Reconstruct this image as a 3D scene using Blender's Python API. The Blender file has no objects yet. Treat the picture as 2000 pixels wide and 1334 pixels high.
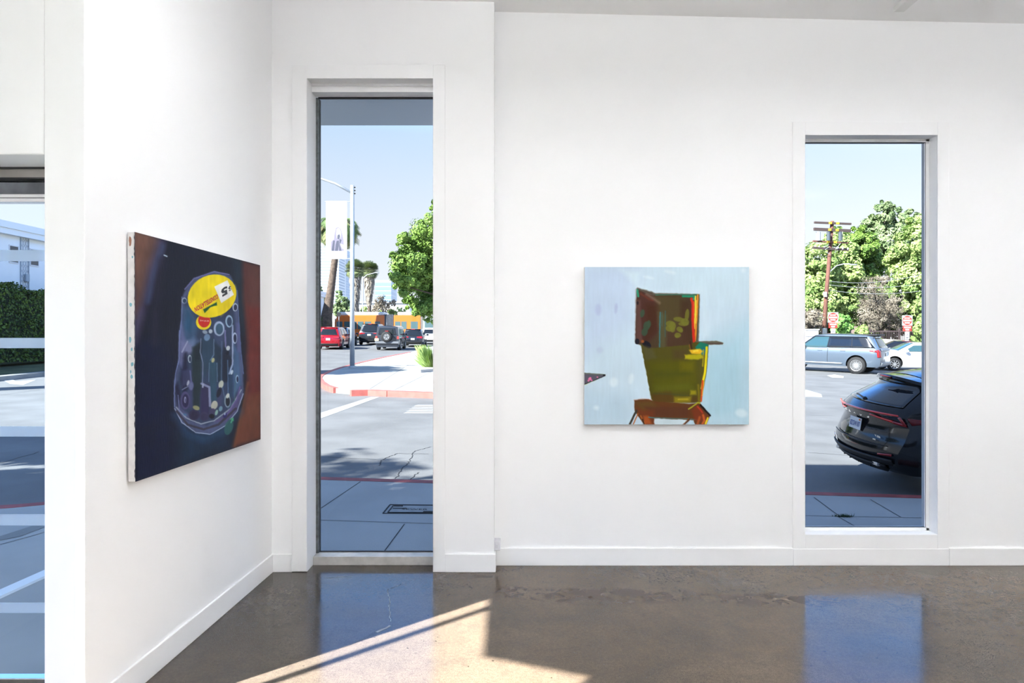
import bpy, bmesh, math, random
import numpy as np
from mathutils import Vector, Matrix
C = bpy.context.scene.collection
F = 1333.333; CH = 1.497
random.seed(7); rng = np.random.default_rng(11)

# ---------------------------------------------------------------- materials
def hexc(r, g, b):
    def f(c):
        c /= 255.0
        return c/12.92 if c <= .04045 else ((c+.055)/1.055)**2.4
    return (f(r), f(g), f(b))
M = {}
def mat(name, col, rough=.5, metal=0, noise=0, nscale=8, col2=None, bump=0, bscale=60, spec=.5, coat=0, detail=4, emit=None):
    if name in M: return M[name]
    m = bpy.data.materials.new(name); m.use_nodes = True
    nt = m.node_tree; N = nt.nodes; L = nt.links
    b = N['Principled BSDF']
    b.inputs['Base Color'].default_value = (*col, 1)
    b.inputs['Roughness'].default_value = rough
    b.inputs['Metallic'].default_value = metal
    b.inputs['Specular IOR Level'].default_value = spec
    b.inputs['Coat Weight'].default_value = coat
    b.inputs['Coat Roughness'].default_value = .03
    if emit:
        b.inputs['Emission Color'].default_value = (*emit[0], 1); b.inputs['Emission Strength'].default_value = emit[1]
    tc = N.new('ShaderNodeTexCoord')
    if noise or col2:
        n = N.new('ShaderNodeTexNoise'); n.inputs['Scale'].default_value = nscale; n.inputs['Detail'].default_value = detail
        L.new(tc.outputs['Object'], n.inputs['Vector'])
        r = N.new('ShaderNodeValToRGB')
        c2 = col2 if col2 else tuple(max(0, c*(1-noise)) for c in col)
        r.color_ramp.elements[0].position = .35; r.color_ramp.elements[1].position = .65
        r.color_ramp.elements[0].color = (*c2, 1); r.color_ramp.elements[1].color = (*col, 1)
        L.new(n.outputs['Fac'], r.inputs['Fac']); L.new(r.outputs['Color'], b.inputs['Base Color'])
    if bump:
        n2 = N.new('ShaderNodeTexNoise'); n2.inputs['Scale'].default_value = bscale; n2.inputs['Detail'].default_value = 3
        L.new(tc.outputs['Object'], n2.inputs['Vector'])
        bp = N.new('ShaderNodeBump'); bp.inputs['Strength'].default_value = bump; bp.inputs['Distance'].default_value = .01
        L.new(n2.outputs['Fac'], bp.inputs['Height']); L.new(bp.outputs['Normal'], b.inputs['Normal'])
    M[name] = m; return m
def glass_mat(name, tint, ior=1.3):
    m = bpy.data.materials.new(name); m.use_nodes = True
    nt = m.node_tree; N = nt.nodes; L = nt.links; N.clear()
    o = N.new('ShaderNodeOutputMaterial'); t = N.new('ShaderNodeBsdfTransparent'); g = N.new('ShaderNodeBsdfGlossy')
    t.inputs['Color'].default_value = (*tint, 1); g.inputs['Roughness'].default_value = 0.0
    g.inputs['Color'].default_value = (1, 1, 1, 1)
    f = N.new('ShaderNodeFresnel'); f.inputs['IOR'].default_value = ior
    mx = N.new('ShaderNodeMixShader'); L.new(f.outputs[0], mx.inputs[0]); L.new(t.outputs[0], mx.inputs[1]); L.new(g.outputs[0], mx.inputs[2])
    L.new(mx.outputs[0], o.inputs['Surface']); M[name] = m; return m
def attr_mat(name, rough=.45, attr='paint', bump=.15):
    m = bpy.data.materials.new(name); m.use_nodes = True
    nt = m.node_tree; N = nt.nodes; L = nt.links; b = N['Principled BSDF']
    a = N.new('ShaderNodeAttribute'); a.attribute_name = attr
    L.new(a.outputs['Color'], b.inputs['Base Color']); b.inputs['Roughness'].default_value = rough
    b.inputs['Specular IOR Level'].default_value = .12
    tc = N.new('ShaderNodeTexCoord'); mp = N.new('ShaderNodeMapping'); mp.inputs['Scale'].default_value = (60, 60, 9)
    n = N.new('ShaderNodeTexNoise'); n.inputs['Scale'].default_value = 3
    L.new(tc.outputs['Object'], mp.inputs['Vector']); L.new(mp.outputs['Vector'], n.inputs['Vector'])
    bp = N.new('ShaderNodeBump'); bp.inputs['Strength'].default_value = bump; bp.inputs['Distance'].default_value = .004
    L.new(n.outputs['Fac'], bp.inputs['Height']); L.new(bp.outputs['Normal'], b.inputs['Normal'])
    M[name] = m; return m

# ---------------------------------------------------------------- objects
def tag(o, label=None, cat=None, group=None, kind=None):
    if label: o['label'] = label
    if cat: o['category'] = cat
    if group: o['group'] = group
    if kind: o['kind'] = kind
    return o
def thing(name, label, cat, loc=(0, 0, 0), rz=0, group=None):
    o = bpy.data.objects.new(name, None); C.objects.link(o); o.empty_display_size = .2
    o.location = loc; o.rotation_euler = (0, 0, rz); return tag(o, label, cat, group)
class MB:
    """collects shapes into one mesh"""
    def __init__(s): s.v = []; s.f = []; s.m = []; s.mats = []
    def mi(s, m):
        if m is None: return 0
        if m not in s.mats: s.mats.append(m)
        return s.mats.index(m)
    def add(s, vs, fs, m=None):
        n = len(s.v); k = s.mi(m); s.v += [tuple(p) for p in vs]
        for f in fs: s.f.append(tuple(i+n for i in f)); s.m.append(k)
        return s
    def box(s, x0, x1, y0, y1, z0, z1, m=None):
        v = [(x, y, z) for z in (z0, z1) for y in (y0, y1) for x in (x0, x1)]
        return s.add(v, [(0, 2, 3, 1), (4, 5, 7, 6), (0, 1, 5, 4), (2, 6, 7, 3), (0, 4, 6, 2), (1, 3, 7, 5)], m)
    def bar(s, a, b, w, h=None, m=None, up=(0, 0, 1)):
        a = Vector(a); b = Vector(b); d = (b-a).normalized(); u = Vector(up)
        if abs(d.dot(u)) > .98: u = Vector((0, 1, 0))
        r = d.cross(u).normalized(); u = r.cross(d); h = h or w
        v = [p + r*(w/2*i) + u*(h/2*j) for p in (a, b) for j in (-1, 1) for i in (-1, 1)]
        return s.add(v, [(0, 1, 3, 2), (4, 6, 7, 5), (0, 4, 5, 1), (2, 3, 7, 6), (0, 2, 6, 4), (1, 5, 7, 3)], m)
    def tube(s, pts, r, seg=10, m=None, r2=None):
        pts = [Vector(p) for p in pts]; n = len(pts); vs = []; fs = []
        for i, p in enumerate(pts):
            d = (pts[min(i+1, n-1)] - pts[max(i-1, 0)]).normalized()
            u = Vector((0, 0, 1)) if abs(d.z) < .9 else Vector((1, 0, 0))
            a = d.cross(u).normalized(); b = a.cross(d)
            rr = r[i] if isinstance(r, (list, tuple)) else (r if r2 is None else r + (r2-r)*i/(n-1))
            for k in range(seg):
                t = 2*math.pi*k/seg; vs.append(p + (a*math.cos(t) + b*math.sin(t))*rr)
        for i in range(n-1):
            for k in range(seg):
                fs.append((i*seg+k, i*seg+(k+1) % seg, (i+1)*seg+(k+1) % seg, (i+1)*seg+k))
        fs.append(tuple(range(seg))[::-1]); fs.append(tuple(range((n-1)*seg, n*seg)))
        return s.add(vs, fs, m)
    def cyl(s, c, axis, r, h, seg=24, m=None):
        a = Vector(axis).normalized()*(h/2); c = Vector(c); return s.tube([c-a, c+a], r, seg, m)
    def ball(s, c, rx, ry=None, rz=None, m=None, nu=12, nv=8):
        ry = ry or rx; rz = rz or rx; vs = [(c[0], c[1], c[2]-rz)]; fs = []
        for j in range(1, nv):
            t = math.pi*j/nv - math.pi/2
            for i in range(nu):
                p = 2*math.pi*i/nu; vs.append((c[0]+rx*math.cos(t)*math.cos(p), c[1]+ry*math.cos(t)*math.sin(p), c[2]+rz*math.sin(t)))
        vs.append((c[0], c[1], c[2]+rz)); last = len(vs)-1
        for i in range(nu): fs.append((0, 1+(i+1) % nu, 1+i)); fs.append((last, last-nu+i, last-nu+(i+1) % nu))
        for j in range(nv-2):
            for i in range(nu):
                a = 1+j*nu; fs.append((a+i, a+(i+1) % nu, a+nu+(i+1) % nu, a+nu+i))
        return s.add(vs, fs, m)
    def poly(s, pts, m=None): return s.add(pts, [tuple(range(len(pts)))], m)
    def prism(s, pts, vec, m=None):
        n = len(pts); pts = [Vector(p) for p in pts]; vec = Vector(vec)
        return s.add(pts + [p+vec for p in pts], [tuple(range(n))[::-1], tuple(range(n, 2*n))] + [(i, (i+1) % n, n+(i+1) % n, n+i) for i in range(n)], m)
    def build(s, name, m=None, parent=None, smooth=False, bevel=0, recalc=True, weld=0):
        me = bpy.data.meshes.new(name); me.from_pydata(s.v, [], s.f)
        if m is not None: me.materials.append(m)
        else:
            for k in s.mats: me.materials.append(k)
            me.polygons.foreach_set('material_index', s.m)
        if recalc or weld:
            bm = bmesh.new(); bm.from_mesh(me)
            if weld: bmesh.ops.remove_doubles(bm, verts=bm.verts, dist=weld)
            if recalc: bmesh.ops.recalc_face_normals(bm, faces=bm.faces)
            bm.to_mesh(me); bm.free()
        if smooth: me.polygons.foreach_set('use_smooth', [True]*len(me.polygons))
        me.update()
        o = bpy.data.objects.new(name, me); C.objects.link(o)
        if parent: o.parent = parent
        if bevel:
            b = o.modifiers.new('bevel', 'BEVEL'); b.width = bevel; b.segments = 2; b.limit_method = 'ANGLE'
        return o
def struct(o): o['kind'] = 'structure'; return o
def copy_tree(o, parent=None):
    c = o.copy(); C.objects.link(c); c.parent = parent
    for ch in list(o.children): copy_tree(ch, c)
    return c
def text_mb(mb, s, size, origin, xdir, zdir, m, width=None, bold=0, res=2, spacing=1.0):
    """lettering laid in the plane spanned by xdir, zdir"""
    cu = bpy.data.curves.new('t', 'FONT'); cu.body = s; cu.size = 1; cu.offset = bold; cu.resolution_u = res
    cu.space_character = spacing; cu.align_x = 'CENTER'; cu.align_y = 'CENTER'
    ob = bpy.data.objects.new('t', cu); C.objects.link(ob)
    dg = bpy.context.evaluated_depsgraph_get(); me = bpy.data.meshes.new_from_object(ob.evaluated_get(dg))
    vs = [v.co.copy() for v in me.vertices]; fs = [tuple(p.vertices) for p in me.polygons]
    C.objects.unlink(ob); bpy.data.objects.remove(ob); bpy.data.curves.remove(cu); bpy.data.meshes.remove(me)
    if not vs: return
    x0 = min(v.x for v in vs); x1 = max(v.x for v in vs); y0 = min(v.y for v in vs); y1 = max(v.y for v in vs)
    sy = size/(y1-y0); sx = sy if width is None else width/(x1-x0)
    X = Vector(xdir).normalized(); Z = Vector(zdir).normalized(); O = Vector(origin)
    mb.add([O + X*((v.x-(x0+x1)/2)*sx) + Z*((v.y-(y0+y1)/2)*sy) for v in vs], fs, m)

# pixel -> world
def P(x, y, z): return Vector(((x-1000)/F*z, z, CH-(y-667)/F*z))
GA, GB, GC = -.72, -.0124, .0282
def g(X, Y): return GA + GB*X + GC*Y          # the street falls gently towards the gallery
def G(x, y, up=0.0):
    z = (CH-GA-up)/((y-667)/F + GB*(x-1000)/F + GC)
    X = (x-1000)/F*z; return Vector((X, z, g(X, z)+up))
FILL_W = .3; UP_F = 140; SPOT_W = 1.5; SUN_W = 72; SKY_W = 2.85; FILL_C = (.98, .985, 1.0); GLASS_T = (.206, .217, .220)
import math
BLK = (7.25, 9.60, 0)
RR = (15.55, 33.7, math.radians(138))
WS = (20.9, 35.2, math.radians(172)); DS = (22.9, 40.0, math.radians(160))
# ================================================================ ROOM
wallm = mat('white_wall_paint', (.925, .93, .935), .75, bump=.03, bscale=180, spec=.2)
trimm = mat('white_trim_paint', (.915, .92, .925), .45, bump=.01, bscale=90, spec=.3)
ceilm = mat('white_ceiling_paint', (.94, .94, .945), .85, bump=.03, bscale=160, spec=.1)
metal = mat('brushed_aluminium', (.55, .54, .52), .25, 1, bump=.02)
chrome = mat('polished_chrome', (.75, .75, .75), .08, 1)
darkg = mat('dark_gasket', (.02, .02, .022), .6)
greyp = mat('worn_grey_paint', hexc(185, 180, 172), .6, noise=.25, nscale=14)
extw = mat('exterior_stucco', hexc(200, 205, 205), .9, bump=.3, bscale=120)
glass = glass_mat('tinted_window_glass', GLASS_T, 1.14)
doorglass = glass_mat('door_glass', (.225, .25, .262), 1.12)

# floor: polished brown concrete
def floor_mat():
    m = bpy.data.materials.new('polished_concrete'); m.use_nodes = True
    nt = m.node_tree; N = nt.nodes; L = nt.links; b = N['Principled BSDF']
    tc = N.new('ShaderNodeTexCoord')
    def noise(s, d, r=.5, dist=0):
        n = N.new('ShaderNodeTexNoise'); n.inputs['Scale'].default_value = s; n.inputs['Detail'].default_value = d
        n.inputs['Roughness'].default_value = r; n.inputs['Distortion'].default_value = dist
        L.new(tc.outputs['Object'], n.inputs['Vector']); return n
    def ramp(src, stops):
        r = N.new('ShaderNodeValToRGB'); e = r.color_ramp.elements
        while len(e) < len(stops): e.new(.5)
        for k, (p, c) in enumerate(stops): e[k].position = p; e[k].color = (*c, 1)
        L.new(src, r.inputs['Fac']); return r
    def mix(a, bb, fac, mode='MULTIPLY'):
        x = N.new('ShaderNodeMix'); x.data_type = 'RGBA'; x.blend_type = mode
        if isinstance(fac, float): x.inputs[0].default_value = fac
        else: L.new(fac, x.inputs[0])
        L.new(a, x.inputs[6])
        if isinstance(bb, tuple): x.inputs[7].default_value = (*bb, 1)
        else: L.new(bb, x.inputs[7])
        return x.outputs[2]
    n1 = noise(1.1, 6, .6, .6)
    c = ramp(n1.outputs['Fac'], [(.32, (.075, .060, .047)), (.5, (.102, .076, .053)), (.68, (.130, .096, .066))]).outputs['Color']
    # broad greyer, darker zone of the slab towards the entrance
    mp0 = N.new('ShaderNodeMapping'); mp0.inputs['Location'].default_value = (.95, -1.05, 0); mp0.inputs['Scale'].default_value = (.55, .30, 0); L.new(tc.outputs['Object'], mp0.inputs['Vector'])
    g0 = N.new('ShaderNodeTexGradient'); g0.gradient_type = 'SPHERICAL'; L.new(mp0.outputs['Vector'], g0.inputs['Vector'])
    r0_ = ramp(g0.outputs['Fac'], [(.0, (0, 0, 0)), (.35, (.7, .7, .7))]); c = mix(c, (.066, .056, .047), r0_.outputs['Color'], 'MIX')
    nb = noise(14, 6, .75, .4); c = mix(c, ramp(nb.outputs['Fac'], [(.36, (.82, .82, .84)), (.5, (1, 1, 1)), (.66, (1.12, 1.10, 1.07))]).outputs['Color'], .7)
    nd = noise(38, 2, .5); c = mix(c, ramp(nd.outputs['Fac'], [(.24, (.25, .22, .2)), (.29, (1, 1, 1))]).outputs['Color'], .9)
    n2 = noise(220, 2, .7)
    sp = ramp(n2.outputs['Fac'], [(.36, (.45, .45, .45)), (.46, (1, 1, 1)), (.58, (1, 1, 1)), (.70, (1.6, 1.55, 1.45))]).outputs['Color']
    c = mix(c, sp, .85)
    n3 = noise(60, 3, .6); c = mix(c, ramp(n3.outputs['Fac'], [(.4, (.86, .86, .86)), (.62, (1.12, 1.12, 1.12))]).outputs['Color'], .7)
    # reddish brown wear patches along the back wall
    for (cx, cy, rx, ry) in ((.55, 4.02, .75, .16), (.02, 4.08, .16, .12), (1.55, 3.95, .5, .12), (-.4, 4.35, .35, .05)):
        mp = N.new('ShaderNodeMapping'); mp.inputs['Location'].default_value = (-cx/rx, -cy/ry, 0); mp.inputs['Scale'].default_value = (1/rx, 1/ry, 0)
        L.new(tc.outputs['Object'], mp.inputs['Vector'])
        gr = N.new('ShaderNodeTexGradient'); gr.gradient_type = 'SPHERICAL'; L.new(mp.outputs['Vector'], gr.inputs['Vector'])
        nn = noise(9, 5, .65, .8); mu = N.new('ShaderNodeMath'); mu.operation = 'MULTIPLY'
        rr = ramp(nn.outputs['Fac'], [(.45, (0, 0, 0)), (.55, (1.6, 1.6, 1.6))])
        L.new(gr.outputs['Fac'], mu.inputs[0]); L.new(rr.outputs['Color'], mu.inputs[1])
        c = mix(c, (.052, .027, .018), mu.outputs[0], 'MIX')
    L.new(c, b.inputs['Base Color'])
    n4 = noise(3, 5, .6); rr = ramp(n4.outputs['Fac'], [(.35, (.07,)*3), (.7, (.20,)*3)])
    L.new(rr.outputs['Color'], b.inputs['Roughness'])
    b.inputs['Specular IOR Level'].default_value = .32
    b.inputs['Coat Weight'].default_value = .0; b.inputs['Coat Roughness'].default_value = .08
    bp = N.new('ShaderNodeBump'); bp.inputs['Strength'].default_value = .06; bp.inputs['Distance'].default_value = .004
    L.new(n3.outputs['Fac'], bp.inputs['Height']); L.new(bp.outputs['Normal'], b.inputs['Normal'])
    return m
floorm = floor_mat()
sillm = mat('glossy_sill_paint', hexc(205, 203, 200), .07, noise=.2, nscale=14, spec=.9)
ZO = 4.70                      # outer face of the street wall
XL = -2.59                     # plane of the side entrance
XR = 5.2; YB = -5.0
mb = MB(); mb.prism([(XL, YB, -.9), (XL, 2.90, -.9), (-1.80, 2.90, -.9), (-1.75, ZO, -.9), (XR, ZO, -.9), (XR, YB, -.9)], (0, 0, .9))
floor = struct(mb.build('floor', floorm))
# hairline cracks in the floor
crk = mat('crack_filler', (.32, .34, .36), .7, noise=.4, nscale=30)
def ribbon(pts, w, z=0.0006, jit=.006):
    out = []
    P3 = [Vector((p[0], p[1], 0)) for p in pts]; dense = []
    for a, b in zip(P3[:-1], P3[1:]):
        n = max(2, int((b-a).length/.03))
        for i in range(n): dense.append(a.lerp(b, i/n) + Vector((random.uniform(-jit, jit), random.uniform(-jit, jit), 0)))
    dense.append(P3[-1]); m_ = MB(); vs = []
    for i, p in enumerate(dense):
        d = (dense[min(i+1, len(dense)-1)]-dense[max(i-1, 0)]).normalized(); nrm = Vector((-d.y, d.x, 0)); ww = w*random.uniform(.4, 1.2)
        vs += [p+nrm*ww/2+Vector((0, 0, z)), p-nrm*ww/2+Vector((0, 0, z))]
    m_.add(vs, [(2*i, 2*i+1, 2*i+3, 2*i+2) for i in range(len(dense)-1)]); return m_
def FL(x, y): z = CH*F/(y-667); return ((x-1000)/F*z, z)
ribbon([FL(785, 1140), FL(759, 1152), FL(763, 1214)], .006).build('crack', crk, floor)
ribbon([FL(760, 1222), FL(735, 1235)], .016, jit=.01).build('crack', crk, floor)
ribbon([FL(735, 1235), FL(690, 1258), FL(640, 1276), FL(560, 1298), FL(505, 1318)], .003).build('crack', darkg, floor)
ribbon([FL(640, 1128), FL(690, 1126)], .01, jit=.01).build('crack', crk, floor)
# ceiling, sloping down a little to the right
def ch(x): return 3.704 - .0225*(x+.12)
mb = MB(); mb.prism([(XL-.2, 0, ch(XL-.2)), (XR+.2, 0, ch(XR+.2)), (XR+.2, 0, ch(XR+.2)+.2), (XL-.2, 0, ch(XL-.2)+.2)], (0, 1, 0))
mb.v = [(x, YB-.1 if y == 0 else ZO, z) for (x, y, z) in mb.v]
struct(mb.build('ceiling', ceilm))
# ---- street wall (main part, behind) with the right window opening
HT = 3.95
W2 = (1.959, 2.843, .207, 2.876)
mb = MB()
mb.box(-.117, W2[0], 4.57, ZO, -.9, HT); mb.box(W2[1], XR+.2, 4.57, ZO, -.9, HT)
mb.box(W2[0], W2[1], 4.57, ZO, -.9, W2[2]); mb.box(W2[0], W2[1], 4.57, ZO, W2[3], HT)
struct(mb.build('wall_back', wallm))
W1 = (-1.333, -.511, 0, 3.205)
mb = MB(); mb.box(-1.75, W1[0], 4.44, ZO, -.9, HT); mb.box(W1[1], -.117, 4.44, ZO, -.9, HT); mb.box(W1[0], W1[1], 4.44, ZO, W1[3], HT)
struct(mb.build('wall_back_projection', wallm))
# ---- left wall: slightly off square, from the entrance pier to the corner
LA = Vector((-1.634, 2.61, 0)); LB = Vector((-1.562, 4.44, 0))
mb = MB(); mb.prism([(LA.x, LA.y, -.9), (LB.x, LB.y, -.9), (-1.75, ZO, -.9), (-1.80, 2.70, -.9), (-1.788, 2.61, -.9)], (0, 0, HT+.9))
struct(mb.build('wall_left', wallm, bevel=.003))
# ---- entrance front: header above the door opening
mb = MB(); hx = [(XL-.12, 2.61), (-1.788, 2.61)]
mb.box(XL-.12, -1.788, 2.61, 2.90, 2.212, HT)
struct(mb.build('wall_entrance_header', wallm, bevel=.006))
# ---- side wall at the entrance, with the opening that lets the sun in
YJ = 1.765
mb = MB()
mb.box(XL-.08, XL, YJ, 2.90, -.9, HT)
mb.box(XL-.08, XL, YB-.1, .3, -.9, HT)
mb.prism([(XL-.08, YJ, HT), (XL-.08, YJ, 2.277), (XL-.08, .95, 2.277), (XL-.08, .3, 2.72), (XL-.08, .3, HT)], (.08, 0, 0))
mb.box(XL-.08, XL, .3, YJ, -.9, 0)
struct(mb.build('wall_entrance_side', wallm))
mb = MB(); mb.box(XL-.05, XL-.02, 1.56, 1.60, 0, 2.27); mb.box(XL-.05, XL-.02, .3, .34, 0, 2.7)
struct(mb.build('door_2', metal))
# ---- remaining walls of the room (behind and right of the viewpoint)
mb = MB(); mb.box(XR, XR+.2, YB-.1, 4.57, -.9, HT); struct(mb.build('wall_right', wallm))
mb = MB(); mb.box(XL-.08, XR, YB-.1, YB, -.9, HT); struct(mb.build('wall_front', wallm))
# roof slab, soffit and parapet of the building
mb = MB(); mb.box(XL-.08, XR+.2, YB-.1, 4.60, 3.96, 4.1); 
mb.box(-2.6, 14, 4.60, 4.70, 3.96, 5.72); mb.box(XR+.21, 14, -8, 4.70, -1, 5.6)
struct(mb.build('building_shell', extw))

mb = MB(); mb.box(-3.2, 12, 4.702, 5.76, 3.32, 3.62); struct(mb.build('soffit', mat('pale_soffit_paint', (.85, .86, .84), .8)))
# ---- baseboards
bh = .117
mb = MB(); mb.box(-.105, 1.876, 4.556, 4.57, 0, bh); mb.box(1.876, 2.92, 4.556, 4.57, 0, bh-.004); mb.box(2.92, XR, 4.556, 4.57, 0, bh)
struct(mb.build('baseboard_back', trimm, bevel=.003))
mb = MB(); mb.box(-1.555, -1.428, 4.426, 4.44, 0, bh); mb.box(-.435, -.106, 4.426, 4.44, 0, bh); mb.box(-.117, -.105, 4.44, 4.56, 0, bh)
struct(mb.build('baseboard_projection', trimm, bevel=.003))
d = (LB-LA).normalized(); nr = Vector((d.y, -d.x, 0))*.013
mb = MB(); mb.prism([LA, LB, LB+nr, LA+nr], (0, 0, bh)); struct(mb.build('baseboard_left', trimm, bevel=.003))

# ---- window 1 (tall, left)
w1 = bpy.data.objects.new('window_1', None); C.objects.link(w1); struct(w1); w1.location = (-.92, 4.5, 0)
def sub(mb, name, m, par, **k):
    o = mb.build(name, m, par, **k); o.matrix_parent_inverse = Matrix.Translation(-Vector(par.location)); return o
cz0, cz1 = 4.431, 4.44
mb = MB(); mb.box(-1.428, W1[0], cz0, cz1, .004, 3.295); mb.box(W1[1], -.435, cz0, cz1, 0, 3.295); mb.box(W1[0], W1[1], cz0, cz1, W1[3], 3.295)
sub(mb, 'window_casing', trimm, w1, bevel=.002)
mb = MB(); mb.box(W1[0], W1[0]+.002, cz0, 4.62, .05, W1[3]); mb.box(W1[0], W1[1], 4.535, 4.63, 3.154, W1[3])
mb.box(W1[0], W1[1], 4.520, 4.536, 3.190, W1[3]); mb.box(W1[1]-.002, W1[1], cz0, 4.62, 0, W1[3])
sub(mb, 'window_jamb', trimm, w1, bevel=.002)
mb = MB(); mb.box(W1[0]+.002, W1[1], 4.565, 4.698, 0, .058); sub(mb, 'window_sill', sillm, w1, bevel=.003)
mb = MB(); mb.box(W1[0], W1[0]+.018, 4.64, 4.698, .058, 3.154); mb.box(W1[1]-.014, W1[1], 4.64, 4.698, .058, 3.154)
sub(mb, 'window_frame', mat('weathered_steel_frame', hexc(120, 128, 130), .5, .4, noise=.5, nscale=25), w1)
mb = MB(); mb.box(W1[0]+.018, W1[1]-.014, 4.632, 4.652, 3.146, 3.160); mb.box(W1[0]+.018, W1[1]-.014, 4.668, 4.678, .058, .064); mb.box(W1[0]+.0175, W1[0]+.0215, 4.664, 4.676, .058, 3.15)
sub(mb, 'gasket', darkg, w1)
mb = MB(); mb.box(W1[0]+.02, W1[1]-.014, 4.672, 4.673, .06, 3.155); mb.f = mb.f[2:3]; mb.m = mb.m[2:3]; sub(mb, 'pane', glass, w1)

# ---- window 2 (right)
w2 = bpy.data.objects.new('window_2', None); C.objects.link(w2); struct(w2); w2.location = (2.4, 4.6, .2)
x0, x1, h0, h1 = W2
mb = MB(); mb.box(1.876, x0, 4.560, 4.57, bh-.004, 2.965); mb.box(x1, 2.92, 4.560, 4.57, bh-.004, 2.965); mb.box(x0, x1, 4.560, 4.57, h1, 2.965); mb.box(x0, x1, 4.560, 4.57, bh-.004, h0)
sub(mb, 'window_casing', trimm, w2, bevel=.002)
mb = MB(); lip = .025
mb.box(x0, x0+lip, 4.65, ZO, h0, h1); mb.box(x1-lip, x1, 4.65, ZO, h0, h1); mb.box(x0, x1, 4.65, ZO, h0, h0+.022); mb.box(x0, x1, 4.65, ZO, h1-.02, h1)
sub(mb, 'window_frame', trimm, w2, bevel=.003)
mb = MB(); mb.box(x1-lip-.0012, x1-lip, 4.652, 4.656, h0+.022, h1-.02); mb.box(x0+lip, x1-lip, 4.660, 4.672, h1-.0245, h1-.02); mb.box(x0+lip, x1-lip, 4.660, 4.672, h0+.022, h0+.0245)
sub(mb, 'gasket', darkg, w2)
mb = MB(); mb.poly([(x0+lip, 4.668, h0+.02), (x1-lip, 4.668, h0+.02), (x1-lip, 4.668, h1-.02), (x0+lip, 4.668, h1-.02)]); sub(mb, 'pane', glass, w2)

# ---- entrance glass door
dr = bpy.data.objects.new('door_1', None); C.objects.link(dr); struct(dr); dr.location = (-2.2, 2.85, 0)
dx0, dx1 = XL, -1.80
Z = lambda y, z=2.83: CH-(y-667)/F*z
mb = MB(); mb.box(dx0, dx1, 2.8, 2.88, Z(350), 2.215); sub(mb, 'door_header', mat('satin_bronze_header', (.40, .37, .34), .3, .9, noise=.2, nscale=5), dr)
mb = MB(); mb.box(dx0, dx1, 2.795, 2.8, Z(334), Z(327)); mb.box(dx0, dx1, 2.798, 2.84, Z(353), Z(350)); sub(mb, 'gasket', darkg, dr)
mb = MB(); mb.box(dx0, dx1, 2.83, 2.845, Z(379), Z(353)); sub(mb, 'transom_pane', mat('mirrored_transom', (.16, .17, .19), .05, 1, noise=.6, nscale=6), dr)
mb = MB(); mb.box(dx0, dx1, 2.815, 2.86, Z(396), Z(388)); mb.box(dx0, dx1, 2.825, 2.85, Z(387), Z(379)); sub(mb, 'door_top_rail', chrome, dr, bevel=.003)
mb = MB(); mb.box(dx0, dx1, 2.815, 2.86, .02, Z(1322)); sub(mb, 'door_bottom_rail', chrome, dr, bevel=.003)
mb = MB(); mb.poly([(dx0, 2.84, .1), (dx1, 2.84, .1), (dx1, 2.84, Z(392)), (dx0, 2.84, Z(392))]); sub(mb, 'pane', doorglass, dr)
def frost():
    m = bpy.data.materials.new('frosted_vinyl'); m.use_nodes = True
    N = m.node_tree.nodes; L = m.node_tree.links; N.clear()
    o = N.new('ShaderNodeOutputMaterial'); t = N.new('ShaderNodeBsdfTransparent'); t.inputs['Color'].default_value = (.75, .88, 1, 1)
    d_ = N.new('ShaderNodeBsdfDiffuse'); d_.inputs['Color'].default_value = (.8, .88, .95, 1); tr = N.new('ShaderNodeBsdfTranslucent'); tr.inputs['Color'].default_value = (.8, .88, .95, 1)
    a = N.new('ShaderNodeMixShader'); L.new(d_.outputs[0], a.inputs[1]); L.new(tr.outputs[0], a.inputs[2])
    b = N.new('ShaderNodeMixShader'); b.inputs[0].default_value = .6; L.new(t.outputs[0], b.inputs[1]); L.new(a.outputs[0], b.inputs[2]); L.new(b.outputs[0], o.inputs['Surface'])
    return m
fr = frost()
for (a, b) in ((488, 510), (660, 680), (833, 853), (1005, 1027), (1178, 1198)):
    mb = MB(); mb.box(dx0, dx1, 2.834, 2.836, Z(b), Z(a)); sub(mb, 'frosted_stripe', fr, dr)

# ---- outlet box at the corner
t = thing('wall_outlet', 'small white plastic outlet cover on the wall corner just above the baseboard', 'outlet', (-.112, 4.5, .15))
plastic = mat('white_plastic', hexc(222, 222, 228), .35)
p = P(963, 1056, 4.50); q = P(977, 1075, 4.50)
mb = MB(); mb.box(-.118, -.075, 4.49, 4.57, q.z, p.z); o = sub(mb, 'cover_plate', plastic, t, bevel=.006)
mb = MB(); mb.box(-.106, -.087, 4.485, 4.49, q.z+.02, p.z-.02); sub(mb, 'socket', plastic, t, bevel=.003)

# ---- ceiling track and its spot heads (all but the rail end are out of frame)
tk = thing('ceiling_track', 'white lighting track rail on the ceiling at the upper right of the photo', 'track light', (2.48, 2.4, ch(2.48)))
white_m = mat('white_powder_coat', (.75, .75, .74), .4)
mb = MB(); mb.box(-.035, .035, -2.9, 1.98, -.036, -.002); mb.build('rail', white_m, tk, bevel=.004)

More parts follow.
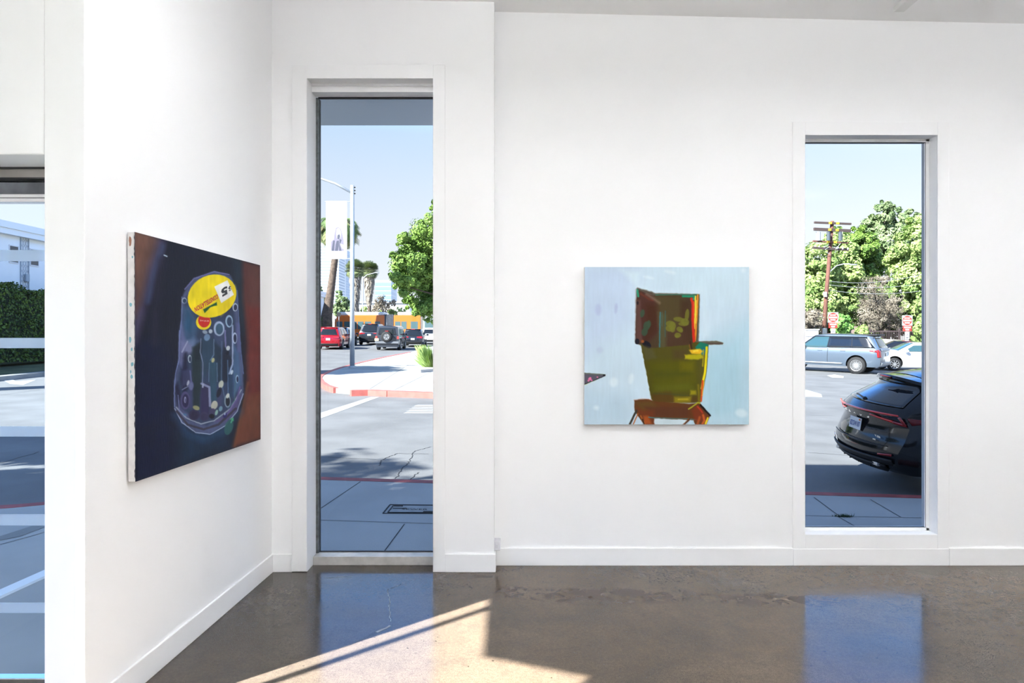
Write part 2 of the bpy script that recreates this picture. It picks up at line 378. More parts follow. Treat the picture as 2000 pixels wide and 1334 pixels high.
# ---- added pendant fill lights out of the frame, put in to brighten the room
def fill_panel(x, y, w, h, power, label):
    zc = 3.25
    t = thing('pendant_light', label, 'ceiling light', (x, y, zc), 0, 'pendant lights')
    mb = MB(); mb.box(-w/2, w/2, -h/2, h/2, -.035, .035); mb.build('housing', white_m, t, bevel=.004)
    for sx in (-.4, .4):
        mb = MB(); mb.tube([(sx*w, 0, .035), (sx*w, 0, ch(x)-zc)], .003, 6); mb.build('cable', white_m, t)
    for nm, zz, e, rx in (('down_lamp', -.045, power, 0), ('up_lamp', .045, power*UP_F, math.pi)):
        la = bpy.data.lights.new(nm, 'AREA'); la.shape = 'RECTANGLE'; la.size = w*.95; la.size_y = h*.95; la.energy = e; la.color = FILL_C
        lo = bpy.data.objects.new('lamp', la); C.objects.link(lo); lo.location = (0, 0, zz); lo.rotation_euler = (rx, 0, 0); lo.parent = t
for x in (-.3, 1.8, 4.0):
    for y in (-3.2, -.6, 2.2):
        fill_panel(x, y, .9, .25, FILL_W, 'white pendant light hanging above the gallery, %s, %s' % ({-3.2: 'farthest from the paintings', -.6: 'middle row', 2.2: 'row nearest the paintings'}[y], {-.3: 'entrance side', 1.8: 'centre', 4.0: 'right side'}[x]))
# wall-wash spots on the track
for k, (x, y, tx, tz, e) in enumerate(((2.48, 1.2, 1.3, 1.5, SPOT_W), (2.48, .4, 2.2, 2.6, SPOT_W), (2.48, 1.9, 3.2, 2.2, SPOT_W*.1))):
    t = thing('track_spot', 'white cylindrical spot head on the ceiling track, %s from its far end' % ('second', 'third', 'first')[k], 'track light', (x, y, ch(x)-.16), 0, 'track spots')
    tgt = Vector((tx, 4.57, tz))-Vector((x, y, ch(x)-.16)); dd = tgt.normalized()
    mb = MB(); mb.tube([-dd*.09, dd*.07], .045, 20); mb.build('can', white_m, t)
    mb = MB(); mb.bar((0, 0, .0), (0, 0, .13), .02); mb.build('stem', white_m, t)
    la = bpy.data.lights.new('spot_lamp', 'SPOT'); la.energy = e; la.spot_size = math.radians(75); la.spot_blend = 1; la.shadow_soft_size = .12; la.color = (1, .98, .96)
    lo = bpy.data.objects.new('lamp', la); C.objects.link(lo); lo.parent = t; lo.location = dd*.12; lo.rotation_euler = dd.to_track_quat('-Z', 'Y').to_euler()
# ================================================================ PAINTINGS
class Canvas:
    """pigment laid on a fine grid of the canvas face; strokes are given in the photo's pixels"""
    def __init__(s, corners, nu, nv):
        # corners tl, tr, br, bl in 3D
        tl, tr, br, bl = [np.array(c) for c in corners]; s.c = corners
        u = np.linspace(0, 1, nu)[None, :, None]; v = np.linspace(0, 1, nv)[:, None, None]
        s.p = (tl*(1-u)+tr*u)*(1-v) + (bl*(1-u)+br*u)*v
        s.px = 1000 + F*s.p[..., 0]/s.p[..., 1]; s.py = 667 - F*(s.p[..., 2]-CH)/s.p[..., 1]
        s.gain = (1, 1, 1); s.nu, s.nv = nu, nv; s.col = np.zeros((nv, nu, 3)); s.wob = s.noise(5, 1.0)
    def noise(s, cell, amp, ax=1, ay=1):
        cw = max(2, int((s.px.max()-s.px.min())/cell/ax)+2); chh = max(2, int((s.py.max()-s.py.min())/cell/ay)+2)
        r = rng.random((chh+1, cw+1)); X = (s.px-s.px.min())/(s.px.max()-s.px.min()+1e-6)*(cw-1e-3); Y = (s.py-s.py.min())/(s.py.max()-s.py.min()+1e-6)*(chh-1e-3)
        i = np.floor(X).astype(int); j = np.floor(Y).astype(int); fx = X-i; fy = Y-j; fx = fx*fx*(3-2*fx); fy = fy*fy*(3-2*fy)
        return amp*((r[j, i]*(1-fx)+r[j, i+1]*fx)*(1-fy)+(r[j+1, i]*(1-fx)+r[j+1, i+1]*fx)*fy - .5)
    def blend(s, a, col): s.col = s.col*(1-a[..., None]) + np.array(col, float)*a[..., None]
    def fill(s, col): s.col[:] = col
    def _seg(s, pts, closed, wob):
        X = s.px + s.wob*wob; Y = s.py + np.roll(s.wob, 7, 0)*wob; d = np.full(X.shape, 1e9); ins = np.zeros(X.shape, bool); n = len(pts)
        for i in range(n if closed else n-1):
            (x0, y0), (x1, y1) = pts[i], pts[(i+1) % n]; dx, dy = x1-x0, y1-y0; L2 = dx*dx+dy*dy+1e-9
            t = np.clip(((X-x0)*dx+(Y-y0)*dy)/L2, 0, 1); d = np.minimum(d, np.hypot(X-x0-t*dx, Y-y0-t*dy))
            if closed: ins ^= ((y0 > Y) != (y1 > Y)) & (X < (x1-x0)*(Y-y0)/((y1-y0) if y1 != y0 else 1e-9)+x0)
        return d, ins
    def poly(s, pts, col, soft=.7, a=1, wob=1.0):
        d, ins = s._seg(pts, True, wob); sd = np.where(ins, -d, d); s.blend(np.clip(.5-sd/(2*soft), 0, 1)*a, col)
    def stroke(s, pts, w, col, soft=.6, a=1, wob=.6):
        d, _ = s._seg(pts, False, wob); s.blend(np.clip(.5-(d-w/2)/(2*soft), 0, 1)*a, col)
    def ell(s, cx, cy, rx, ry, col, rot=0, soft=.7, a=1, wob=.5):
        s.poly([(cx+rx*math.cos(t)*math.cos(rot)-ry*math.sin(t)*math.sin(rot), cy+rx*math.cos(t)*math.sin(rot)+ry*math.sin(t)*math.cos(rot)) for t in [2*math.pi*k/28 for k in range(28)]], col, soft, a, wob)
    def hit(s, x, y, off=.0012):
        a, b, c_ = Vector(s.c[0]), Vector(s.c[1]), Vector(s.c[3]); n = (b-a).cross(c_-a).normalized(); o = Vector((0, 0, CH)); d = Vector(((x-1000)/F, 1, -(y-667)/F))
        t = (a-o).dot(n)/d.dot(n); p = o+d*t; return p - n*off*(1 if n.dot(d) > 0 else -1)
    def build(s, name, m, parent):
        me = bpy.data.meshes.new(name); V = s.p.reshape(-1, 3); nu, nv = s.nu, s.nv
        i = (np.arange(nv-1)[:, None]*nu + np.arange(nu-1)[None, :]).ravel(); fc = np.stack([i, i+nu, i+nu+1, i+1], 1)
        me.vertices.add(len(V)); me.vertices.foreach_set('co', V.ravel()); me.loops.add(fc.size); me.loops.foreach_set('vertex_index', fc.ravel())
        me.polygons.add(len(fc)); me.polygons.foreach_set('loop_start', np.arange(len(fc))*4); me.polygons.foreach_set('loop_total', np.full(len(fc), 4))
        me.update(); me.validate()
        c = np.clip(s.col, 0, 255)/255; lin = np.where(c <= .04045, c/12.92, ((c+.055)/1.055)**2.4)*np.array(s.gain)
        at = me.color_attributes.new('paint', 'FLOAT_COLOR', 'POINT'); at.data.foreach_set('color', np.concatenate([lin.reshape(-1, 3), np.ones((nu*nv, 1))], 1).astype(np.float32).ravel())
        me.materials.append(m); o = bpy.data.objects.new(name, me); C.objects.link(o); o.parent = parent; o.matrix_parent_inverse = Matrix.Translation(-Vector(parent.location)); return o

oil = attr_mat('oil_paint', .5)
canv = mat('primed_canvas_edge', hexc(232, 230, 228), .8, noise=.12, nscale=30, bump=.1, bscale=300)
# ---------------- painting on the left wall: covered glass mould with a yellow price label
zn, zf = 2.868, 4.115
cs = [tuple(P(263.5, 453, zn)), tuple(P(508, 518, zf)), tuple(P(509, 858, zf)), tuple(P(265, 941, zn))]
A = Canvas(cs, 250, 430)
k6 = lambda *p: [(230+p[i]/2.5167, 430+p[i+1]/2.5167) for i in range(0, len(p), 2)]
k5 = lambda *p: [(340+p[i]/3.814, 520+p[i+1]/3.814) for i in range(0, len(p), 2)]
A.gain = (.97, .97, .97); A.fill((20, 23, 39))
A.poly(k6(85, 600, 200, 560, 280, 700, 260, 1000, 300, 1250, 85, 1300), (14, 20, 46), 14)
A.poly(k6(300, 1040, 560, 1010, 560, 1110, 300, 1220), (24, 45, 70), 14, .8)
A.poly(k6(80, 50, 235, 98, 190, 250, 140, 430, 95, 600, 80, 620), (64, 58, 84), 8)
A.poly(k6(80, 50, 200, 85, 150, 240, 115, 400, 80, 480), (92, 66, 60), 8)
A.poly(k6(80, 50, 165, 75, 125, 200, 80, 330), (106, 74, 62), 8)
A.stroke(k6(222, 130, 180, 260, 150, 400), 9, (60, 72, 110), 6, .8)
A.stroke(k6(215, 200, 190, 400, 180, 600), 14, (33, 32, 50), 8, .8)
A.poly(k6(575, 190, 615, 200, 640, 420, 620, 560, 590, 480, 570, 300), (30, 48, 62), 8, .7)
A.poly(k6(612, 198, 705, 224, 705, 1070, 570, 1112, 612, 960, 640, 800, 640, 600, 615, 400), (88, 46, 42), 5)
A.poly(k6(640, 420, 705, 420, 705, 900, 645, 900, 632, 700), (112, 40, 34), 8, .75)
A.poly(k6(640, 860, 705, 850, 705, 1075, 566, 1112, 600, 980), (112, 62, 42), 6, .85)
A.poly(k6(650, 230, 700, 240, 700, 420, 660, 420), (96, 58, 50), 8, .7)
A.stroke(k6(575, 1112, 605, 960, 640, 800), 3, (150, 84, 44), 3, .6)
A.stroke(k6(228, 172, 242, 178), 2.2, (190, 210, 225), .8)
# halo and body of the mould
A.stroke(k5(5, 1110, 100, 1240, 230, 1290, 360, 1230, 480, 1080), 14, (40, 70, 110), 7, .55)
A.poly(k5(60, 230, 90, 160, 150, 90, 300, 36, 420, 70, 470, 180, 480, 400, 495, 600, 515, 780, 518, 950, 470, 1080, 380, 1190, 270, 1252, 160, 1240, 60, 1170, 4, 1060, 0, 860, 30, 740, 38, 480, 55, 400), (74, 84, 120), 2.2)
A.poly(k5(75, 250, 170, 120, 300, 60, 420, 130, 455, 400, 480, 700, 500, 900, 430, 1050, 250, 1190, 90, 1140, 22, 980, 40, 760, 60, 500), (50, 62, 92), 3)
A.poly(k5(62, 310, 110, 300, 190, 430, 150, 560, 70, 560), (58, 84, 118), 4)
A.poly(k5(95, 330, 140, 400, 120, 500, 85, 460), (38, 78, 112), 3, .8)
A.poly(k5(48, 560, 150, 550, 160, 640, 60, 660), (126, 130, 170), 4, .8)
A.poly(k5(60, 640, 95, 640, 110, 900, 70, 960, 50, 860), (30, 34, 60), 3)
A.poly(k5(135, 600, 200, 560, 205, 900, 190, 1060, 140, 1060, 130, 800), (34, 48, 56), 2.5)
A.poly(k5(205, 540, 295, 540, 290, 700, 215, 860), (44, 64, 88), 2.5)
A.poly(k5(300, 545, 350, 560, 350, 860, 300, 860), (34, 50, 70), 2)
A.poly(k5(262, 700, 315, 720, 318, 1000, 270, 1010), (46, 74, 96), 2)
A.poly(k5(210, 870, 262, 880, 262, 1140, 195, 1140, 195, 960), (48, 44, 78), 2)
A.poly(k5(365, 480, 385, 620, 440, 700, 405, 860, 360, 870), (30, 38, 58), 2)
A.poly(k5(440, 560, 480, 640, 500, 880, 440, 980, 435, 760), (68, 96, 134), 3)
A.poly(k5(2, 900, 28, 860, 50, 960, 60, 1080, 20, 1040), (30, 32, 58), 3)
for (pts_, c_, sf, al) in (((55, 420, 90, 560, 60, 760, 38, 720), (104, 108, 152), 3, .7), ((300, 400, 380, 420, 380, 560, 360, 620, 300, 560), (70, 84, 120), 3, .7), ((150, 620, 205, 560, 200, 700, 160, 700), (24, 34, 46), 3, .8),
        ((60, 780, 130, 760, 130, 860, 60, 900), (58, 60, 98), 3, .8), ((320, 900, 352, 880, 356, 1040, 320, 1040), (60, 62, 100), 2, .8), ((405, 760, 436, 740, 440, 980, 405, 980), (42, 66, 98), 2, .8), ((380, 300, 440, 290, 436, 420, 390, 440), (44, 52, 80), 3, .8), ((90, 560, 150, 520, 190, 560, 140, 600), (86, 112, 150), 3, .6),
        ((100, 930, 140, 900, 140, 1060, 105, 1060), (64, 66, 106), 2, .7), ((460, 420, 484, 420, 500, 640, 470, 640), (88, 92, 140), 2, .7), ((30, 980, 60, 1060, 140, 1130, 100, 1140, 30, 1080), (92, 96, 140), 2, .6), ((300, 1160, 420, 1080, 480, 980, 500, 960, 470, 1070, 380, 1160), (84, 74, 120), 2, .8)):
    A.poly(k5(*pts_), c_, sf, al)
for q, w, c in ((k5(40, 480, 36, 700, 12, 800, 2, 900, 4, 1050), 1.6, (120, 134, 184)), (k5(60, 230, 56, 400, 45, 480, 40, 560), 1.6, (110, 122, 168)),
                (k5(4, 1060, 60, 1165, 160, 1238, 270, 1252, 380, 1190, 470, 1080, 514, 950), 1.5, (170, 184, 214)), (k5(16, 1050, 90, 1130, 200, 1175, 300, 1150, 420, 1060, 500, 920), 2.2, (150, 160, 176)),
                (k5(20, 1080, 100, 1180, 220, 1215, 330, 1180, 460, 1060), 4.2, (56, 50, 66)), (k5(470, 180, 482, 400, 496, 620, 516, 800), 1.4, (92, 110, 160)), (k5(80, 170, 150, 92, 300, 40, 410, 62), 2.2, (112, 112, 168)),
                (k5(200, 540, 195, 640, 215, 720, 212, 870), 1.8, (118, 130, 160)), (k5(296, 545, 296, 660, 270, 700), 1.4, (106, 134, 160)), (k5(262, 720, 258, 860), 1.2, (90, 120, 150)),
                (k5(320, 720, 322, 860), 1.4, (96, 124, 156)), (k5(355, 560, 352, 850, 378, 990), 1.4, (84, 108, 140)), (k5(380, 480, 384, 600), 3, (120, 120, 170)),
                (k5(436, 440, 436, 730, 412, 800), 3.0, (156, 172, 206)), (k5(205, 875, 262, 900, 268, 1040), 4.5, (128, 136, 170)), (k5(215, 880, 214, 900), 3, (156, 164, 190)),
                (k5(60, 920, 130, 880), 1.6, (130, 140, 176)), (k5(400, 700, 402, 960), 1.5, (90, 120, 160)), (k5(460, 800, 450, 1000, 400, 1060), 1.3, (70, 110, 120)),
                (k5(30, 960, 40, 1080, 90, 1120), 1.3, (120, 130, 176)), (k5(120, 780, 130, 880), 2.4, (92, 100, 146)), (k5(100, 560, 60, 640), 2.4, (150, 156, 190)), (k5(490, 900, 470, 990, 390, 1110), 3, (98, 84, 140))):
    A.stroke(q, w, c, .7, .95)
for (cx, cy, rx, ry, c, c2) in ((335, 465, 40, 55, (158, 176, 206), (60, 90, 116)), (410, 410, 27, 46, (150, 180, 204), (50, 66, 96)), (455, 305, 20, 30, (190, 204, 222), (40, 44, 76)), (452, 535, 17, 42, (176, 190, 214), (28, 36, 66)),
                                (76, 256, 20, 22, (150, 162, 190), (40, 60, 86)), (117, 690, 13, 30, (186, 204, 214), (40, 52, 86)), (398, 1005, 24, 48, (120, 140, 156), (22, 28, 40)), (470, 840, 11, 30, (150, 176, 210), (30, 40, 70)),
                                (83, 1000, 36, 68, (76, 72, 116), (44, 40, 76)), (150, 1108, 42, 40, (50, 46, 76), (44, 40, 66)), (225, 1120, 34, 34, (54, 50, 82), (50, 46, 76)), (126, 890, 20, 36, (88, 92, 134), (104, 110, 150))):
    e = k5(cx, cy)[0]; A.ell(e[0], e[1], rx/3.814, ry/3.814, c); A.ell(e[0]+.5, e[1]+.6, rx/3.814*.68, ry/3.814*.74, c2)
A.ell(*k5(83, 995)[0], 2.2, 6, (150, 156, 190)); A.ell(*k5(85, 998)[0], 1.1, 4, (60, 60, 100))
for (x, y, rx, ry, c) in ((290, 700, 12, 18, (176, 172, 128)), (350, 880, 18, 30, (190, 194, 178)), (300, 1035, 24, 34, (188, 186, 168)), (165, 1055, 26, 16, (150, 150, 108)), (285, 1090, 22, 32, (62, 56, 92)), (281, 1118, 20, 18, (16, 16, 26)),
                          (335, 940, 16, 40, (26, 28, 44)), (400, 965, 12, 20, (196, 200, 190)), (402, 610, 14, 18, (220, 228, 230)), (398, 645, 12, 16, (18, 24, 40)), (430, 790, 9, 18, (200, 214, 226)), (380, 1112, 14, 20, (44, 36, 100)), (378, 1100, 5, 9, (180, 196, 230)),
                          (272, 485, 14, 16, (186, 198, 212)), (245, 530, 22, 26, (110, 140, 176)), (430, 1145, 16, 14, (66, 150, 110)), (347, 1062, 14, 20, (110, 150, 170)), (230, 490, 20, 14, (150, 166, 186)), (104, 870, 8, 22, (170, 176, 196)), (316, 1090, 10, 22, (140, 180, 168)), (408, 1200, 30, 60, (46, 92, 92)), (82, 1105, 14, 8, (70, 110, 150))):
    e = k5(x, y)[0]; A.ell(e[0], e[1], rx/3.814, ry/3.814, c, .3, .8, .92)
A.stroke(k5(440, 1130, 424, 1165), 2, (90, 196, 140), .8, .8)
# yellow oval label
A.ell(*k5(220, 418)[0], 57/3.814, 56/3.814, (238, 214, 30), 0, .4, 1, 0)
A.ell(*k5(224, 404)[0], 45/3.814, 52/3.814, (206, 40, 36), 0, .4, 1, 0)
A.ell(*k5(283, 222)[0], 186/3.814, 156/3.814, (240, 217, 24), -.42, .4, 1, 0)
A.poly(k5(330, 340, 395, 250, 455, 140, 460, 210, 420, 300, 350, 372), (226, 196, 20), 3, .6)
A.poly(k5(300, 152, 398, 104, 446, 212, 352, 275), (240, 240, 236), .4, 1, 0)
A.poly(k5(216, 322, 318, 266, 320, 292, 300, 296, 270, 306, 228, 350), (34, 92, 44), .5, 1, .2)
A.col *= (1 + A.noise(4, .08, 1, 4) + A.noise(22, .12))[..., None]
art = thing('painting', 'dark blue oil painting of a glass mould with yellow $5 label, on the left wall', 'painting', ((cs[0][0]+cs[1][0])/2, (cs[0][1]+cs[1][1])/2, cs[3][2]))
A.build('painted_surface', oil, art)
nrm = (Vector(cs[1])-Vector(cs[0])).cross(Vector(cs[3])-Vector(cs[0])).normalized()
if nrm.x > 0: nrm = -nrm
mb = MB(); mb.prism([Vector(c)+nrm*.0008 for c in cs], nrm*.032); sub(mb, 'stretched_canvas', canv, art, bevel=.002)
# paint smears on the white canvas edge
mb = MB(); e0, e1 = Vector(cs[0]), Vector(cs[3]); away = -(Vector(cs[1])-e0).normalized()
teal = mat('teal_smear', hexc(120, 175, 190), .5); brn = mat('brown_smear', hexc(150, 105, 85), .5); nvy = mat('navy_edge_paint', (.012, .014, .035), .5)
for (t, w, h, m_) in ((.035, .012, .05, brn), (.05, .006, .02, brn), (.10, .007, .012, teal), (.29, .012, .02, teal), (.43, .010, .03, teal), (.47, .008, .02, teal), (.53, .012, .022, teal), (.56, .006, .016, teal), (.58, .012, .02, teal)):
    c0 = e0.lerp(e1, t)+nrm*random.uniform(.008, .022)+away*.0012
    mb.add([c0+nrm*w*.5*math.cos(a)+Vector((0, 0, h*.5*math.sin(a)*random.uniform(.6, 1.1))) for a in [k*.6 for k in range(10)]], [tuple(range(10))], m_)
n = 90
vs = []
for k in range(n+1):
    c0 = e0.lerp(e1, k/n)+away*.0011; vs += [c0-nrm*.0003, c0+nrm*(.0012+random.random()**2*.0035)]
mb.add(vs, [(2*k, 2*k+1, 2*k+3, 2*k+2) for k in range(n)], nvy)
o = sub(mb, 'paint_smears', None, art, recalc=False)
def label_text(s, a, b, hpx, m, bold=.02):
    mb = MB()
    """a: photo pixel of the first letter, b: of the last; the lettering is upside down"""
    pa, pb = A.hit(*a), A.hit(*b); xd = (pb-pa); n_ = (Vector(cs[1])-Vector(cs[0])).cross(Vector(cs[3])-Vector(cs[0])); zd = n_.cross(xd) if n_.cross(xd).z < 0 else -n_.cross(xd)
    text_mb(mb, s, hpx/F*pa.y, (pa+pb)/2, xd, zd, m, (pb-pa).length*1.0, bold); sub(mb, 'painted_lettering', None, art, recalc=False)
blk = mat('black_lettering', (.008, .008, .01), .5); red = mat('red_lettering', hexc(200, 40, 30), .5); wht = mat('white_lettering', hexc(235, 200, 195), .5)
label_text('CONSTELLATION', k5(326, 222)[0], k5(152, 326)[0], 9.5, red, .03)
label_text('5', k5(397, 174)[0], k5(350, 201)[0], 16, blk, .05)
label_text('$', k5(423, 160)[0], k5(403, 171)[0], 10, blk, .02)
label_text('NET WT 10 OZ', k5(258, 408)[0], k5(190, 404)[0], 2.6, wht, .0)

# ---------------- painting on the back wall: high-backed chair on pale blue
zp = 4.53
cs2 = [tuple(P(1142, 521.5, zp)), tuple(P(1463, 521.5, zp)), tuple(P(1462.5, 829, zp)), tuple(P(1141, 829, zp))]
B = Canvas(cs2, 400, 384)
k7 = lambda *p: [(1120+p[i]/3.811, 500+p[i+1]/3.811) for i in range(0, len(p), 2)]
B.gain = (1.0, 1.0, 1.0); B.fill((198, 219, 233))
B.poly(k7(60, 60, 460, 60, 440, 500, 60, 760), (192, 210, 232), 22)
B.poly(k7(900, 700, 1320, 500, 1320, 1260, 900, 1260), (172, 207, 222), 30)
B.poly(k7(60, 1000, 420, 1040, 420, 1260, 60, 1260), (184, 208, 224), 18)
B.poly(k7(700, 60, 1320, 60, 1320, 300, 800, 300), (202, 224, 236), 22)
B.poly(k7(350, 100, 500, 120, 470, 230, 600, 260, 980, 240, 1000, 420, 1010, 600, 960, 620, 960, 270, 600, 265, 460, 215), (206, 226, 238), 6)
B.ell(*k7(185, 400)[0], 6, 11, (172, 184, 220), 0, 3, .6); B.ell(*k7(317, 390)[0], 3, 10, (168, 180, 216), .1, 2, .7); B.ell(*k7(195, 700)[0], 6, 6, (178, 192, 220), 0, 3, .5)
for (x, y, rx, ry) in ((720, 120, 11, 3), (1265, 108, 4, 4), (170, 1130, 5, 4), (430, 915, 5, 10), (560, 160, 10, 2), (1250, 1170, 12, 8), (300, 940, 8, 9)):
    B.ell(*k7(x, y)[0], rx, ry, (222, 236, 244), .2, 3, .7)
# table corner on the left
B.poly(k7(60, 868, 215, 880, 240, 884, 236, 892, 75, 960, 60, 960), (84, 82, 96), .6)
B.poly(k7(60, 866, 240, 882, 238, 890, 60, 878), (92, 100, 92), .6); B.stroke(k7(70, 966, 180, 916), 1, (206, 226, 150), .8, .7)
B.stroke(k7(75, 958, 236, 892), 1.3, (20, 20, 30), .5); B.ell(*k7(228, 887)[0], 2.6, 1.4, (16, 18, 26))
for (x, y, r) in ((122, 916, 3.2), (178, 902, 1.6), (112, 928, 2.0), (136, 926, 1.6), (126, 908, 2)): B.ell(*k7(x, y)[0], r, r*.8, (226, 116, 160))
# halo, back
B.poly(k7(476, 236, 590, 268, 610, 276, 940, 284, 932, 640, 900, 660, 540, 680, 462, 650), (92, 90, 80), 1.4)
B.poly(k7(472, 244, 588, 282, 606, 292, 938, 288, 915, 640, 870, 690, 850, 770, 560, 760, 505, 664, 464, 650, 462, 560), (72, 56, 38), .6)
B.poly(k7(472, 250, 585, 286, 640, 370, 640, 560, 560, 640, 466, 640), (74, 44, 36), 4)
B.poly(k7(468, 330, 500, 330, 512, 640, 466, 640), (92, 62, 56), 2)
B.poly(k7(540, 360, 640, 360, 610, 560, 540, 620), (66, 36, 22), 6, .8)
B.poly(k7(612, 296, 830, 300, 850, 420, 800, 520, 640, 520), (78, 66, 38), 6, .8)
B.poly(k7(800, 330, 870, 330, 880, 620, 830, 640, 790, 520), (66, 44, 30), 5, .8)
B.poly(k7(660, 560, 860, 560, 860, 720, 650, 730), (74, 50, 36), 6, .7)
B.poly(k7(630, 420, 690, 440, 690, 700, 640, 720), (84, 84, 52), 4, .7)
B.stroke(k7(476, 250, 482, 300), 4, (44, 150, 116), .6); B.stroke(k7(473, 244, 560, 280, 600, 292), 1.6, (86, 84, 74), .5); B.stroke(k7(500, 280, 560, 320, 590, 330), 3, (120, 54, 34), 2, .7)
B.stroke(k7(545, 285, 600, 320, 640, 350), 4, (170, 150, 130), 2.5, .45)
B.stroke(k7(612, 290, 930, 286), 1.4, (44, 120, 100), .6); B.stroke(k7(815, 300, 905, 300, 895, 320), 4, (30, 140, 104), 1)
B.stroke(k7(646, 420, 642, 560, 642, 680), 2.2, (54, 128, 140), 1.0, .9); B.stroke(k7(684, 410, 682, 600), 1.4, (52, 104, 110), 1, .7); B.stroke(k7(660, 420, 658, 520), 1.2, (66, 110, 116), 1, .6)
B.stroke(k7(936, 290, 928, 480, 912, 636), 2, (84, 80, 60), .5)
B.stroke(k7(925, 292, 918, 450, 905, 630), 3.6, (220, 140, 40), .7); B.stroke(k7(908, 300, 906, 440, 900, 540), 2.6, (240, 220, 60), .6); B.stroke(k7(916, 330, 912, 500), 1.4, (250, 214, 70), .5)
B.stroke(k7(878, 320, 890, 360, 888, 480, 892, 560, 898, 640), 5.2, (206, 44, 26), .9); B.stroke(k7(896, 340, 898, 520), 1.6, (240, 110, 40), .6, .8)
for (x, y, rx, ry, r) in ((513, 428, 4, 8, .2), (545, 520, 6.5, 9, .1), (530, 565, 6, 8, .3), (562, 505, 4, 7, 0)): B.ell(*k7(x, y)[0], rx, ry, (54, 78, 58), r, 1, .9)
for (x, y, rx, ry, r) in ((722, 505, 9, 6, .1), (712, 540, 7, 6, .4), (738, 545, 5, 6, 0), (736, 520, 7, 8, 0), (790, 545, 6, 5, .3), (800, 555, 4, 4, 0), (776, 590, 6.5, 5, 0), (785, 472, 11, 4.5, .15), (820, 505, 10, 4.5, 0), (845, 440, 4, 12, .1), (830, 490, 8, 7, .2), (770, 600, 4, 2.5, 0)):
    B.ell(*k7(x, y)[0], rx, ry, (112, 112, 38), r, .8, .85)
B.ell(*k7(474, 636)[0], 4.4, 5.6, (28, 26, 36), 0, .6); B.ell(*k7(545, 660)[0], 9.5, 6.5, (24, 22, 34), .6, .7); B.ell(*k7(515, 636)[0], 3, 3, (150, 80, 40), 0, .8); B.ell(*k7(478, 350)[0], 2, 3.6, (40, 30, 34))
# arm rest at the right
B.poly(k7(905, 636, 1060, 632, 1118, 646, 1112, 658, 1005, 662, 905, 656), (96, 92, 76), .8); B.stroke(k7(990, 652, 1105, 652), 2.4, (84, 66, 60), .8)
# lower body
B.poly(k7(500, 655, 560, 690, 860, 660, 905, 640, 1004, 656, 990, 860, 946, 1090, 600, 1090, 578, 1060, 540, 860), (80, 74, 24), .7)
B.poly(k7(505, 660, 590, 690, 620, 760, 540, 780), (84, 80, 44), 3, .9)
B.poly(k7(560, 790, 900, 770, 920, 1000, 590, 1020), (84, 82, 12), 7)
B.poly(k7(600, 860, 880, 860, 880, 900, 600, 900), (72, 72, 20), 7, .7); B.poly(k7(590, 960, 860, 940, 900, 1000, 600, 1010), (90, 92, 20), 5, .8)
B.poly(k7(800, 790, 900, 790, 890, 860, 800, 850), (104, 98, 10), 6, .8); B.poly(k7(760, 900, 900, 880, 900, 930, 760, 950), (88, 84, 14), 5, .8)
B.poly(k7(580, 1030, 720, 1010, 760, 1060, 940, 1040, 930, 1090, 590, 1100), (86, 62, 24), 4)
B.poly(k7(740, 700, 850, 690, 850, 770, 740, 770), (78, 62, 34), 5, .8)
B.poly(k7(940, 640, 1004, 656, 996, 690, 960, 740, 905, 680), (24, 120, 96), 1.2); B.poly(k7(960, 680, 985, 690, 975, 735, 955, 730), (24, 100, 140), 1, .9)
B.poly(k7(862, 700, 940, 690, 965, 710, 945, 732, 880, 728), (226, 176, 34), 1.4); B.poly(k7(828, 736, 950, 730, 966, 755, 930, 772, 830, 766), (176, 166, 22), 1.6); B.poly(k7(890, 700, 930, 696, 930, 712, 890, 716), (240, 208, 60), 1)
B.stroke(k7(870, 640, 880, 690), 3, (60, 36, 24), 1.2); B.stroke(k7(862, 660, 870, 690), 1.6, (160, 90, 40), 1, .7)
B.stroke(k7(1004, 664, 990, 860, 948, 1085), 1.5, (70, 84, 60), .5); B.stroke(k7(992, 680, 980, 860, 955, 985), 4.4, (232, 214, 30), .7); B.stroke(k7(968, 700, 962, 820), 2.2, (186, 170, 24), 1, .8)
B.stroke(k7(962, 930, 950, 1080), 3.6, (206, 76, 30), .8); B.stroke(k7(930, 960, 935, 1080), 4, (130, 116, 20), 1.5, .8); B.stroke(k7(972, 940, 958, 1040), 1.6, (224, 170, 40), .6)
B.poly(k7(750, 1050, 880, 1046, 870, 1086, 750, 1096), (138, 124, 22), 2.5, .9); B.stroke(k7(782, 1068, 850, 1066), 2.2, (190, 166, 40), 1.4, .9); B.poly(k7(870, 1000, 910, 1000, 915, 1030, 870, 1034), (160, 148, 24), 2, .8); B.stroke(k7(600, 1024, 740, 1030, 860, 1040), 1.4, (66, 70, 40), 1, .8)
